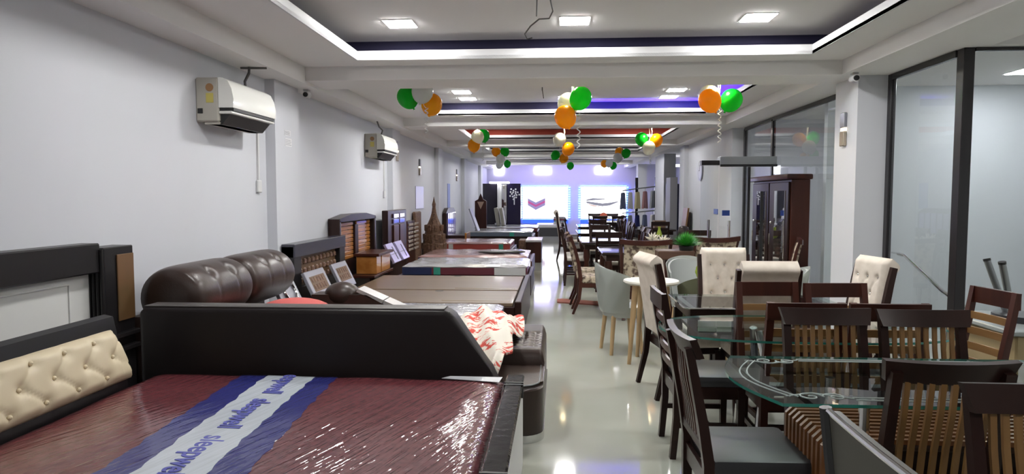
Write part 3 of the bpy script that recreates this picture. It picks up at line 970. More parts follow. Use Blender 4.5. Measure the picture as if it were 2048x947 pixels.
cb = [(-0.15 - 0.085 * (k % 3), 4.62 + 0.085 * (k // 3)) for k in range(18)]
hh = tuft(cb, 0.03, 0.03)
def cf(u, v):
    x, y = -0.42 + 0.345 * u, 4.46 + 0.95 * v
    e = min(1, min(u + 0.4, 1 - u) * 12) ** 0.5 * min(1, min(v, 1 - v) * 26) ** 0.5
    return Vector((x, y, 0.37 + 0.085 * e - hh(x, y)))
MB().shell(cf, lambda u, v: Vector((-0.42 + 0.345 * u, 4.46 + 0.95 * v, 0.345)), 26, 60).build('chaise_cushion', LEATHER, t, 60)
# far arm, rounded head and pale sloping cap
mb = MB()
mb.prism([(x, 5.52, z) for x, z in ((-2.2, 0.05), (-1.2, 0.05), (-1.24, 0.46), (-1.62, 0.66), (-2.1, 0.66))], (0, 0.2, 0))
mb.build('far_arm', LEATHER, t, 40)
MB().ball((-1.86, 5.62, 0.65), 0.13, (1.2, 0.95, 0.85), 20, 12).build('arm_head', LEATHER, t, 60)
for a, b in ((0.0, 0.48), (0.5, 1.0)):
    p0, p1 = Vector((-1.70, 5.62, 0.70)), Vector((-1.24, 5.62, 0.50))
    MB().sweep([p0.lerp(p1, a), p0.lerp(p1, b)], 0.20, 0.03, (0, 1, 0)).build('arm_cap', M('silver_leatherette', (0.36, 0.35, 0.34), 0.35), t)

# blanket thrown over seat and chaise
def blk(u, v):
    xs = (-0.80 - 0.10 * (1 - v)) * (1 - u) + (-0.24 - 0.06 * (1 - v)) * u
    y = 3.90 + 1.45 * v
    if v < 0.15:
        xs = xs * 0.55 + -0.40 * 0.45
    z = 0.50 + 0.05 * v - 0.07 * max(0, 1 - v / 0.2) + 0.03 * math.sin(7 * u + 5 * v) + 0.02 * math.sin(17 * v - 6 * u) + 0.018 * math.sin(23 * u + 11 * v)
    z += 0.03 * math.exp(-((u - 0.85) / 0.12) ** 2)
    return Vector((xs + 0.02 * math.sin(11 * v), y, z))
tag(MB().shell(blk, lambda u, v: blk(u, v) - Vector((0, 0, 0.012)), 40, 60).build('blanket', BLANKET, None, 70), 'white cotton blanket with red print heaped over the leather sofa seat', 'blanket')
tag(MB().ball((-2.0, 4.9, 0.62), 0.26, (1.1, 1.0, 0.40), 24, 12).ball((-2.0, 4.9, 0.56), 0.24, (1.2, 1.1, 0.35), 24, 12).build('cushion', REDC, None, 60), 'coral red round cushion lying on the leather sofa', 'cushion')

# ------------------------------------------------------------------ other beds on the left
def bed_frame(name, label, x0, x1, y0, y1, h, m, leg=True, group=None):
    t = thing(name, label, 'bed', (x0, y0, 0), 0, group)
    w, d = x1 - x0, y1 - y0
    B(0, w - 0.05, 0, 0.04, 0.1, h, 0.006).build('side_rail', m, t)
    B(0, w - 0.05, d - 0.04, d, 0.1, h, 0.006).build('side_rail', m, t)
    B(w - 0.05, w, 0, d, 0.06, h + 0.01, 0.006).build('foot_board', m, t)
    B(0, w - 0.05, 0.04, d - 0.04, h - 0.06, h - 0.01).build('deck', m, t, 0)
    for lx in (0.08, w - 0.1):
        for ly in (0.06, d - 0.12):
            B(lx, lx + 0.06, ly, ly + 0.06, 0, h - 0.06).build('leg', m, t)
    return t

def mattress(label, x0, x1, y0, y1, z0, z1, m, border, bands=(), group=None):
    """bands: (xa, xb, material) patches on the side that faces the front of the shop"""
    t = thing('mattress', label, 'mattress', (0, 0, 0), 0, group)
    def tp(u, v):
        e = min(1, min(u, 1 - u) * 30) ** 0.5 * min(1, min(v, 1 - v) * 14) ** 0.5
        x, y = x0 + (x1 - x0) * u, y0 + (y1 - y0) * v
        return Vector((x, y, z1 - 0.03 + 0.03 * e + 0.006 * math.sin(13 * x + 5 * y) * math.sin(11 * y)))
    MB().shell(tp, lambda u, v: Vector((x0 + (x1 - x0) * u, y0 + (y1 - y0) * v, z1 - 0.04)), 34, 20).build('top', m, t, 60)
    B(x0, x1, y0 + 0.001, y1, z0, z1 - 0.035, 0.01).build('border', border, t)
    for xa, xb, bm_ in bands:
        B(xa, xb, y0 - 0.004, y0 + 0.01, z0 + 0.006, z1 - 0.04).build('label_band', bm_, t)
    return t

# bed right behind the sofa, wrapped in plastic
bed_frame('bed', 'dark bed base just behind the leather sofa', -2.62, -0.46, 5.8, 6.62, 0.30, WOODD)
mattress('grey mattress in wrinkled plastic just behind the leather sofa', -2.60, -0.52, 5.82, 6.6, 0.31, 0.43, WRAP, SLATE)
# brown platform
t = thing('storage_bed', 'brown plywood storage bed with two lids and dark frame', 'bed', (0, 0, 0))
B(-2.40, -0.42, 6.70, 9.05, 0.08, 0.37, 0.006).build('box', WOODD, t)
B(-0.42, -0.35, 6.68, 9.07, 0.0, 0.43, 0.01).build('foot_board', WOODD, t)
for a, b in ((6.72, 7.60), (7.66, 9.03)):
    l = B(-2.40, -0.44, a, b, 0.37, 0.41, 0.006).build('lid', PLY, t)
    B(-1.2, -0.48, a + 0.10, a + 0.125, 0.4095, 0.412).build('scratch_strip', M('pale_strip', (0.30, 0.23, 0.15), 0.2), l, 0)
    MB().lathe([(0.001, 0.4112), (0.05, 0.4112), (0.05, 0.41)], (-1.35, b - 0.05), 16).build('finger_hole', BLACKP, l)
B(-2.40, -0.44, 7.605, 7.655, 0.36, 0.385).build('gap_shade_strip', BLACKP, t)  # black strip in place of the shade between the lids
# navy / maroon mattress
bed_frame('bed', 'dark bed base under the mattress with navy and maroon sides', -2.35, -0.36, 9.58, 10.92, 0.34, WOODD)
mattress('plastic wrapped grey topped mattress with navy and maroon sides', -2.27, -0.42, 9.60, 10.90, 0.345, 0.50, GREYM, MARB,
         ((-2.27, -1.83, NAVYM), (-1.80, -1.70, TEAL), (-0.90, -0.44, WHITEL)))
# faded maroon
bed_frame('bed', 'dark red bed base under the faded maroon mattress', -2.5, -0.42, 11.55, 13.2, 0.36, WOODR)
mattress('faded maroon mattress in plastic behind the navy sided one', -2.45, -0.5, 11.58, 13.15, 0.365, 0.46, MARM, MARB, ((-2.45, -1.65, NAVYM),))
tag(MB().ball((-1.05, 12.05, 0.485), 0.3, (1.3, 0.35, 0.085), 20, 8).ball((-0.75, 12.1, 0.49), 0.2, (1.0, 0.5, 0.13), 14, 8).build('folded_cover', BLACKP, None, 60), 'flat black folded cover lying on the faded maroon mattress', 'cover')
# red mattress + boxes
bed_frame('bed', 'wooden bed base under the red sided mattress', -2.75, -0.95, 14.4, 15.9, 0.34, WOODR)
mattress('plastic wrapped mattress with red side and teal label', -2.72, -1.0, 14.38, 15.88, 0.345, 0.50, MARM, REDM, ((-2.36, -2.26, WHITEL), (-1.25, -1.15, TEAL)))
t = thing('foot_stool', 'tall red brown wooden box with pale top at the foot of the red mattress', 'box', (0, 0, 0))
B(-0.68, -0.33, 15.0, 16.1, 0.0, 0.47, 0.01).build('body', WOODR, t)
B(-0.69, -0.32, 14.98, 16.12, 0.47, 0.52, 0.01).build('pad', M('pale_pad', (0.62, 0.60, 0.62), 0.3, coat=0.5), t)
tag(B(-0.86, -0.69, 15.2, 15.8, 0, 0.5, 0.01).build('carved_board', CARVED), 'carved teak board leaning by the red brown wooden box', 'board')
# slate mattresses
bed_frame('bed', 'low dark bed base under the slate sided mattress', -2.6, -0.66, 19.2, 21.1, 0.34, WOODD)
mattress('plastic wrapped mattress with slate side and teal label', -2.6, -0.7, 19.18, 21.05, 0.345, 0.50, GREYM, SLATE, ((-1.35, -1.22, TEAL),))
bed_frame('bed', 'low dark bed base before the black wardrobe', -2.5, -0.60, 22.0, 24.0, 0.34, WOODR)
mattress('farthest plastic wrapped mattress before the black wardrobe', -2.5, -0.62, 21.98, 23.95, 0.345, 0.50, GREYM, MARB)
t = thing('platform_bed', 'low dark grey platform bed with white top at the far end', 'bed', (0, 0, 0))
B(-0.74, 0.36, 25.2, 26.9, 0.0, 0.32, 0.01).build('base', M('charcoal_base', (0.05, 0.05, 0.055), 0.5), t)
B(-0.76, 0.38, 25.18, 26.92, 0.32, 0.44, 0.02).build('top_pad', WHITEL, t)
for k in range(4):
    tag(B(-0.10 + 0.01 * (k % 2), 0.34, 25.4, 26.0, 0.442 + 0.075 * k, 0.442 + 0.075 * k + 0.07, 0.012).build('foam_sample', [WHITEL, M('teal_foam', (0.2, 0.3, 0.33), 0.6), MARB, GREYM][k]),
        '%s foam sample in the stack on the far platform bed' % ['white bottom', 'grey green', 'maroon', 'silvery top'][k], 'foam sample', 'foam samples stacked on the far platform bed')

# headboards along the wall
def leaning_panel(x, y, z, w, h, lean, label, m, inset=None, group='leaning padded backrest panels'):
    """panel whose face looks into the room, leaning back towards the wall"""
    t = thing('backrest_panel', label, 'backrest panel', (x, y, z), 0, group)
    R = Matrix.Rotation(-lean, 4, 'Y')
    MB().box(-0.04, 0, 0, w, 0, h, 0.006, 0, R).build('board', m, t)
    if inset == 'jali':
        k = 0
        for a in range(5):
            for b in range(2):
                MB().box(0.0, 0.006, 0.17 * w + a * w * 0.135, 0.17 * w + a * w * 0.135 + w * 0.08, h * (0.34 + 0.24 * b), h * (0.34 + 0.24 * b) + h * 0.18, 0.002, 0, R).build('carved_block', CARVED, t)
        MB().box(-0.001, 0.002, 0.12 * w, 0.88 * w, h * 0.27, h * 0.80, 0, 0, R).build('backing', BROWNP, t, 0)
    elif inset == 'oval':
        mb = MB()
        pts = [(0.012, w / 2 + w * 0.28 * math.cos(k * PI / 10), h * 0.5 + h * 0.3 * math.sin(k * PI / 10)) for k in range(20)]
        mb.tube([R @ Vector(p) for p in pts], 0.014, 6, True)
        mb.build('oval_ring', STEEL, t)
    elif inset == 'lines':
        MB().box(0, 0.004, w * 0.60, w * 0.68, h * 0.12, h * 0.8, 0, 0, R).box(0, 0.003, w * 0.05, w * 0.9, h * 0.42, h * 0.44, 0, 0, R).build('dark_line', BLACKP, t, 0)
    return t

t = thing('bed_headboard', 'black headboard with carved brown lattice band behind the leather sofa', 'headboard', (XL + 0.11, 6.48, 0))
B(0, 0.12, 0, 1.62, 0.0, 0.56, 0.006).build('lower_board', BLACKW, t)
B(0, 0.13, 0, 0.2, 0.56, 1.0, 0.006).build('side_post', BLACKW, t)
B(0, 0.13, 1.42, 1.62, 0.56, 1.0, 0.006).build('side_post', BLACKW, t)
B(0, 0.14, 0, 1.62, 0.88, 1.02, 0.006).build('top_rail', M('sheen_tinted_laminate', (0.04, 0.04, 0.055), 0.25), t)  # sheen on the black top rail mixed into its base colour
lat = B(0, 0.07, 0.2, 1.42, 0.56, 0.88).build('lattice_backing', BROWNP, t, 0)
for r in range(3):
    for c in range(10):
        B(0.07, 0.1, 0.24 + c * 0.118, 0.24 + c * 0.118 + 0.075, 0.585 + r * 0.1, 0.585 + r * 0.1 + 0.06, 0.012).build('carved_block', CARVED, lat)
leaning_panel(-2.43, 5.82, 0.44, 0.42, 0.38, 0.45, 'silver backrest panel with oval ring behind the leather sofa', SILVER, 'oval')
leaning_panel(-2.43, 6.55, 0.44, 0.55, 0.32, 0.45, 'silver backrest panel with carved grid, nearer of the two before the black lattice headboard', SILVER, 'jali')
leaning_panel(-2.43, 7.38, 0.44, 0.50, 0.32, 0.45, 'silver backrest panel with carved grid, farther of the two before the black lattice headboard', SILVER, 'jali')

t = thing('bed_headboard', 'dark arched headboard with orange slatted panels and box shelf', 'headboard', (XL + 0.01, 8.14, 0))
B(0, 0.15, 0, 0.08, 0, 1.22, 0.02, 2).build('side_post', WOODD, t)
B(0, 0.15, 1.6, 1.7, 0, 1.22, 0.02, 2).build('side_post', WOODD, t)
MB().prism([(0, 0, 1.18), (0, 1.7, 1.18), (0, 1.68, 1.22), (0, 1.2, 1.27), (0, 0.5, 1.27), (0, 0.02, 1.22)], (0.15, 0, 0)).build('top_rail', WOODD, t)
B(0, 0.11, 0.78, 0.92, 0.66, 1.12).build('centre_post', WOODD, t)
B(0, 0.1, 0.18, 1.5, 0.0, 0.66).build('lower_board', WOODD, t)
for side_ in ((0.09, 0.77), (0.93, 1.59)):
    for k in range(9):
        MB().box(0.06, 0.085, side_[0], side_[1], 0.665 + k * 0.056, 0.665 + k * 0.056 + 0.050, 0.008).build('slat', ORANGEW, t)
sh = B(0.16, 0.50, 0.55, 1.35, 0.70, 0.735, 0.004).build('shelf', WOODR, t)
for k, (a, b) in enumerate(((0.58, 0.8), (0.85, 1.3))):
    dr = B(0.18, 0.46, a, b, 0.46, 0.695, 0.004).build('drawer', ORANGEW, t)
B(0.14, 0.48, 0.4, 1.4, 0.425, 0.455, 0.004).build('ledge', WOODR, t)

t = thing('bed_headboard', 'tall dark headboard with twin upright panels beside the orange slatted one', 'headboard', (XL + 0.11, 10.35, 0))
B(0, 0.1, 0, 1.3, 0, 1.28, 0.01).build('board', WOODD, t)
for a in (0.30, 0.72):
    B(0.1, 0.125, a, a + 0.34, 0.55, 1.04, 0.01).build('upright_panel', WOODR, t)
    for k in range(2):
        B(0.1, 0.125, a, a + 0.34, 1.06 + k * 0.09, 1.06 + k * 0.09 + 0.075, 0.008).build('slat', M('violet_gloss', (0.16, 0.13, 0.26), 0.15, coat=1), t)
leaning_panel(-2.40, 9.72, 0.51, 0.42, 0.32, 0.5, 'pale violet backrest panel, nearer of the two on the navy sided mattress', M('violet_panel', (0.42, 0.38, 0.62), 0.3, coat=0.6), 'lines')
leaning_panel(-2.40, 10.30, 0.51, 0.42, 0.32, 0.5, 'pale violet backrest panel, farther of the two on the navy sided mattress', M('violet_panel', (0.42, 0.38, 0.62), 0.3, coat=0.6), 'lines')
t = thing('bed_headboard', 'brown headboard with two ladders of pale glossy slats', 'headboard', (XL + 0.01, 12.35, 0))
B(0, 0.06, 0, 1.0, 0, 1.04, 0.01).build('board', WOODR, t)
for a in (0.06, 0.55):
    for k in range(7):
        B(0.06, 0.085, a, a + 0.36, 0.46 + k * 0.08, 0.46 + k * 0.08 + 0.05, 0.01).build('slat', M('pale_gloss', (0.55, 0.48, 0.44), 0.15, coat=1), t)
# carved spire
t = thing('carved_temple_spire', 'carved brown wooden temple spire standing by the left wall', 'wood carving', (-2.58, 13.85, 0))
zs = [(0.0, 0.27), (0.5, 0.27), (0.52, 0.24), (0.7, 0.235), (0.72, 0.20), (0.85, 0.185), (0.95, 0.13), (1.05, 0.085), (1.15, 0.055), (1.28, 0.035), (1.34, 0.042), (1.42, 0.018), (1.5, 0.004)]
MB().lathe([(r, z) for z, r in zs], n=8).build('tower', CARVED, t, 20)
for k in range(3):
    for q in range(8):
        a = q * PI / 4 + PI / 8
        r_ = (0.25, 0.22, 0.185)[k]
        MB().box(-0.04, 0.04, r_ - 0.02, r_ + 0.02, 0.4 + 0.19 * k, 0.4 + 0.19 * k + 0.13, 0.01, 0, Matrix.Rotation(a, 4, 'Z')).build('niche', CARVED, t)
tag(B(XL + 0.02, XL + 0.08, 13.0, 13.6, 0, 1.2, 0.02).build('wood_plank', CARVED), 'narrow carved plank behind the temple spire', 'plank')
t = thing('bed_headboard', 'dark curved headboard with glossy uprights coloured by painted violet light far along the left wall', 'headboard', (XL + 0.11, 15.95, 0))
B(0, 0.1, 0, 1.5, 0, 1.1, 0.02).build('board', WOODD, t)
MB().prism([(0, 0, 1.1), (0, 1.5, 1.1), (0, 1.2, 1.22), (0, 0.3, 1.22)], (0.1, 0, 0)).build('arched_top', WOODD, t)
for k in range(5):
    B(0.1, 0.13, 0.12 + 0.26 * k, 0.12 + 0.26 * k + 0.2, 0.55, 1.1, 0.01).build('upright_slat', M('violet_lit_gloss', (0.40, 0.34, 0.66), 0.12, coat=1), t)  # violet light on the uprights is put into their colour
B(0.1, 0.55, 0.0, 0.7, 0.3, 0.56, 0.01).build('side_box', WOODD, t)
B(0.55, 0.60, 0.0, 0.7, 0.35, 0.62, 0.01).build('side_box_front', ORANGEW, t)
leaning_panel(-2.28, 19.2, 0.5, 0.55, 0.7, 0.35, 'grey slanting backrest panel on the slate sided mattress', SILVER)
t = thing('carved_headboard', 'brown pointed wooden headboard standing before the black wardrobe', 'headboard', (-2.45, 21.4, 0))
MB().prism([(-0.19, 0, 0), (0.19, 0, 0), (0.19, 0, 1.36), (0.08, 0, 1.42), (0, 0, 1.62), (-0.08, 0, 1.42), (-0.19, 0, 1.36)], (0, 0.08, 0)).build('board', WOODR, t)
MB().prism([(-0.11, -0.01, 1.34), (0.11, -0.01, 1.34), (0, -0.01, 1.1)], (0, 0.012, 0)).build('pale_wedge', M('pale_wedge', (0.40, 0.27, 0.2), 0.4), t, 0)
for k in range(2):
    tag(MB().box(-0.06, 0.06, 0, 0.5, 0, 0.62, 0.02, 0, Matrix.Rotation(-0.16, 4, 'Y')).build('bolster_panel', M('beige_leatherette', (0.42, 0.40, 0.34), 0.5), None, 35, (-1.98 + 0.17 * k, 22.6, 0.51)),
        '%s of the two slim beige panels leaning before the black wardrobe' % ('left', 'right')[k], 'panel')

# black wardrobe with mirror and tree decal
t = thing('black_wardrobe', 'black wardrobe with mirror door and silver tree decal at the far left end', 'wardrobe', (-2.86, 25.0, 0))
B(0, 0.62, 0, 0.6, 0, 2.0, 0.005).build('body', M('black_gloss', (0.012, 0.010, 0.018), 0.2), t)
B(0.62, 1.02, 0.02, 0.6, 0, 2.0, 0.005).build('body', M('black_gloss_b', (0.012, 0.010, 0.018), 0.2), t)
B(1.02, 1.52, 0, 0.6, 0, 2.0, 0.005).build('body', M('black_gloss_c', (0.010, 0.008, 0.03), 0.2), t)
B(0.64, 0.98, -0.01, 0.02, 0.5, 1.95, 0.004).build('mirror', MIRROR, t)
B(0.36, 1.10, -0.3, 0.0, 2.0, 2.06, 0.01).build('canopy_light', WALLGLOW, t)
MB().tube([(0.72, -0.12, 0.5), (0.72, -0.12, 2.0)], 0.075, 12).lathe([(0.16, 0.45), (0.18, 0.5), (0.1, 0.52)], (0.72, -0.12), 14).build('white_column', WHITEPL, t)
tr = MB().tube([(1.28, -0.008, 1.2), (1.28, -0.008, 1.5)], 0.02, 6)
for k in range(16):
    a = k * 2.4
    r_ = 0.05 + 0.011 * k
    tr.ball((1.28 + r_ * math.cos(a), -0.006, 1.62 + r_ * math.sin(a)), 0.034, (1, 0.25, 1), 8, 5)
tr.build('tree_decal', M('silver_decal', (0.62, 0.62, 0.66), 0.3, metal=0.3), t)

# ------------------------------------------------------------------ end wall lightboxes and lamps
def lightbox(x0, x1, z0, z1, label):
    t = thing('lightbox_poster', label, 'lightbox', (0, 0, 0), 0, 'lit advertising panels on the end wall')
    y = Y1 - 0.07
    B(x0 - 0.03, x1 + 0.03, y, Y1 - 0.005, z0 - 0.03, z1 + 0.03).build('case', WHITEPL, t, 0)
    B(x0, x1, y - 0.012, y, z0, z1).build('lit_face', SCREEN, t, 0)
    mb = MB()
    for a in (x0 - 0.075, x1 + 0.06):
        for k in range(14):
            zz = z0 + 0.02 + k * (z1 - z0 - 0.06) / 13
            mb.box(a - 0.03, a + 0.045, y - 0.02, y - 0.005, zz, zz + 0.055)
    mb.box(x0 - 0.03, x1 + 0.03, y + 0.01, y + 0.03, z0 - 0.06, z0 - 0.035).box(x0 - 0.03, x1 + 0.03, y + 0.01, y + 0.03, z1 + 0.035, z1 + 0.06)
    mb.build('edge_led', EDGELED, t, 0)
    B(x0 - 0.02, x1 + 0.02, y - 0.015, y + 0.02, z0 - 0.20, z0 - 0.045).build('blue_halo_bar', BASEHALO, t, 0)  # halo of the LEDs below the case, added as a glowing bar
    return t, y - 0.014
t, y = lightbox(-1.38, 0.48, 0.60, 1.90, 'left lit advertising panel with a pink and lavender layered mattress picture')
for k, (m, dz) in enumerate(((SCRLAV, 0.10), (SCRPINK, 0.0), (SCRLAV, -0.09))):
    q = MB().prism([(-1.17, y - 0.002 * k, 1.24 + dz), (-0.84, y - 0.002 * k, 1.04 + dz), (-0.45, y - 0.002 * k, 1.24 + dz), (-0.45, y - 0.002 * k, 1.35 + dz), (-0.84, y - 0.002 * k, 1.17 + dz), (-1.17, y - 0.002 * k, 1.34 + dz)], (0, -0.001, 0))
    q.build('printed_layer', m, t, 0)
t, y = lightbox(1.03, 2.86, 0.60, 1.90, 'right lit advertising panel with a grey curved mattress picture')
def crescent(pts, w):
    up = [(x, y, z + w / 2 * s) for x, z, s in pts]
    dn = [(x, y, z - w / 2 * s) for x, z, s in pts]
    return MB().prism(up + dn[::-1], (0, -0.002, 0))
crescent([(1.25, 1.28, .6), (1.55, 1.22, 1), (1.9, 1.17, 1), (2.2, 1.2, 1), (2.55, 1.3, .3)], 0.12).build('printed_mattress', SCRGREY, t, 0)
crescent([(1.25, 1.36, .6), (1.5, 1.40, 1), (2.0, 1.41, .4)], 0.09).build('printed_mattress', SCRGREY, t, 0)
crescent([(1.26, 1.22, .4), (1.5, 1.14, 1), (1.85, 1.09, .4)], 0.05).build('printed_mattress', emat('lightbox_peach', (0.75, 0.45, 0.40), 1), t, 0)
for x, w in ((-0.56, 'left'), (1.94, 'right')):
    tag(B(x - 0.32, x + 0.32, Y1 - 0.05, Y1, 2.46, 2.72).build('wall_light', WALLGLOW, None, 0), 'bright white rectangular lamp on the end wall above the %s lit panel' % w, 'wall light')
tag(B(-2.55, -2.20, Y1 - 0.05, Y1, 2.42, 2.76).build('wall_light', WALLGLOW, None, 0), 'bright white rectangular lamp on the end wall above the black wardrobe', 'wall light')
tag(B(3.55, 4.9, 22.0, 22.06, 2.48, 2.56).build('tube_light', WALLGLOW, None, 0), 'white tube lamp in the alcove at the far right', 'tube light')
VIO = bpy.data.lights.new('violet_wash', 'AREA')
VIO.energy = 70
VIO.color = (0.55, 0.45, 1.0)
VIO.shape = 'RECTANGLE'
VIO.size, VIO.size_y = 5.0, 0.15
t = thing('added_violet_bar', 'added violet fill light bar in the last ceiling cove', 'light strip', (0.3, 26.2, 2.80))  # invented source, added to wash the far end in violet
B(-2.5, 2.5, -0.03, 0.03, -0.03, 0.03).build('tube', emat('added_violet_glow', (0.5, 0.4, 1), 5), t, 0)
o = bpy.data.objects.new('violet_wash', VIO)
COL.objects.link(o)
o.parent = t
o.location = (0, 0, -0.04)
o.rotation_euler = (0.5, 0, 0)

# ------------------------------------------------------------------ chairs (origin on the floor, sitter faces +y)
def post_path(h, s, x=0.18):
    return [(s * x, -0.21, 0), (s * x, -0.19, 0.25), (s * x, -0.19, 0.46), (s * x, -0.215, 0.62), (s * x, -0.25, 0.80), (s * x, -0.275, h)]

def chair_base(t, wood, seat_m, x=0.18, seat_h=0.45):
    for s in (-1, 1):
        MB().sweep([(s * x, 0.17, 0), (s * x, 0.17, seat_h - 0.04)], [0.032, 0.04], [0.032, 0.04]).build('leg', wood, t)
    mb = MB()
    mb.box(-x, x, 0.16, 0.18, seat_h - 0.10, seat_h - 0.03)
    mb.box(-x, x, -0.20, -0.18, seat_h - 0.10, seat_h - 0.03)
    for s in (-1, 1):
        mb.box(s * x - 0.011, s * x + 0.011, -0.18, 0.17, seat_h - 0.10, seat_h - 0.03)
    mb.build('apron', wood, t)
    mb = MB()
    for s in (-1, 1):
        mb.box(s * x - 0.01, s * x + 0.01, -0.2, 0.17, 0.18, 0.21)
    mb.box(-x, x, -0.02, 0.0, 0.18, 0.21)
    mb.build('stretcher', wood, t)
    MB().box(-x - 0.025, x + 0.025, -0.175, 0.215, seat_h - 0.03, seat_h + 0.035, 0.022, seg=2).build('seat', seat_m, t)

def slat_chair(label, wood=WOODD, slat=HONEY, seat_m=BLACKL, h=0.95):
    t = thing('dining_chair', label, 'chair')
    chair_base(t, wood, seat_m)
    for s in (-1, 1):
        MB().sweep(post_path(h - 0.03, s), 0.035, [0.034, 0.038, 0.042, 0.038, 0.034, 0.03]).build('back_post', wood, t)
    def fr(u, v):
        x = (u - 0.5) * (0.40 + 0.035 * v)
        return Vector((x, -0.245 - 0.035 * v - 0.02 * (1 - (2 * u - 1) ** 2), h - 0.078 + 0.078 * v + 0.006 * (2 * u - 1) ** 2))
    MB().shell(fr, lambda u, v: fr(u, v) + Vector((0, 0.028, 0.004)), 14, 4).build('crest_rail', wood, t, 50)
    MB().box(-0.18, 0.18, -0.215, -0.195, 0.50, 0.54, 0.004).build('lower_rail', wood, t)
    for k in range(8):
        x = -0.133 + 0.038 * k
        cv = -0.014 * (1 - (x / 0.17) ** 2)
        MB().sweep([(x, -0.205, 0.53), (x, -0.215 + cv * 0.4, 0.64), (x, -0.235 + cv, 0.77), (x, -0.247 + cv, h - 0.07)], 0.019, 0.012).build('slat', slat, t)
    return t

def ladder_chair(label, wood=WOODR, slat=HONEYH, seat_m=BLACKL, h=0.95):
    t = thing('dining_chair', label, 'chair')
    chair_base(t, wood, seat_m)
    for s in (-1, 1):
        MB().sweep(post_path(h, s), 0.038, [0.034, 0.038, 0.042, 0.038, 0.034, 0.03]).build('back_post', wood, t)
    MB().sweep([(-0.2, -0.275, h - 0.045), (-0.1, -0.282, h - 0.045), (0.1, -0.282, h - 0.045), (0.2, -0.275, h - 0.045)], 0.09, 0.024, (0, 0, 1)).build('crest_rail', wood, t)
    for k in range(4):
        z = 0.535 + 0.085 * k
        y = -0.205 - 0.045 * (z - 0.5) / 0.3
        MB().sweep([(-0.17, y, z), (-0.06, y - 0.008, z), (0.06, y - 0.008, z), (0.17, y, z)], 0.04, 0.014, (0, 0, 1)).build('slat', slat, t)
    return t

def tufted_chair(label, h=1.07):
    t = thing('upholstered_dining_chair', label, 'chair')
    x = 0.185
    for s in (-1, 1):
        MB().sweep([(s * x, 0.18, 0), (s * x, 0.18, 0.36)], [0.03, 0.045], [0.03, 0.045]).build('leg', WOODD, t)
        MB().sweep([(s * 0.2, -0.28, 0), (s * 0.2, -0.22, 0.25), (s * 0.2, -0.20, 0.45), (s * 0.2, -0.215, 0.65), (s * 0.2, -0.26, 0.9), (s * 0.2, -0.285, h - 0.06)], 0.03, [0.03, 0.04, 0.05, 0.05, 0.045, 0.04]).build('back_post', WOODD, t)
    MB().box(-0.19, 0.19, -0.19, 0.2, 0.33, 0.40, 0.008).build('seat_frame', WOODD, t)
    MB().box(-0.215, 0.215, -0.17, 0.235, 0.38, 0.485, 0.035, seg=3).build('seat', CREAMF, t)
    btn = []
    for r in range(4):
        for c in range(3 if r % 2 == 0 else 2):
            btn.append(((-0.115 if r % 2 == 0 else -0.0575) + 0.115 * c, 0.93 - 0.115 * r))
    cre = []
    for i, p in enumerate(btn):
        for q in btn[i + 1:]:
            if abs(abs(p[0] - q[0]) - 0.0575) < 0.01 and abs(abs(p[1] - q[1]) - 0.115) < 0.01:
                cre.append((p, q))
    hh = tuft(btn, 0.022, 0.02, cre, 0.010, 0.35)
    yb = lambda z: -0.19 - 0.095 * max(0, (z - 0.46) / 0.61)
    def fr(u, v):
        xx = (u - 0.5) * 0.37
        z = 0.46 + (h - 0.46) * v
        e = min(1, min(u, 1 - u) * 10 + 0.15) ** 0.5
        d = 0.05 * e - hh(xx, z)
        if v > 0.93:
            d = d * (1 - ((v - 0.93) / 0.07) ** 2)
        return Vector((xx, yb(z) + d, z))
    def bk(u, v):
        xx = (u - 0.5) * 0.37
        z = 0.46 + (h - 0.46) * v
        d = 0.035 + (0.03 * math.exp(-((v - 0.9) / 0.06) ** 2))
        if v > 0.93:
            d = d * (1 - ((v - 0.93) / 0.07) ** 2 * 0.9)
        return Vector((xx, yb(z) - d, z - 0.004))
    ba = MB().shell(fr, bk, 44, 60).build('back_cushion', CREAMF, t, 70)
    for a, b in btn:
        MB().ball((a, yb(b) + 0.034, b), 0.008, u=8, v=6).build('button', STEEL, ba)
    return t

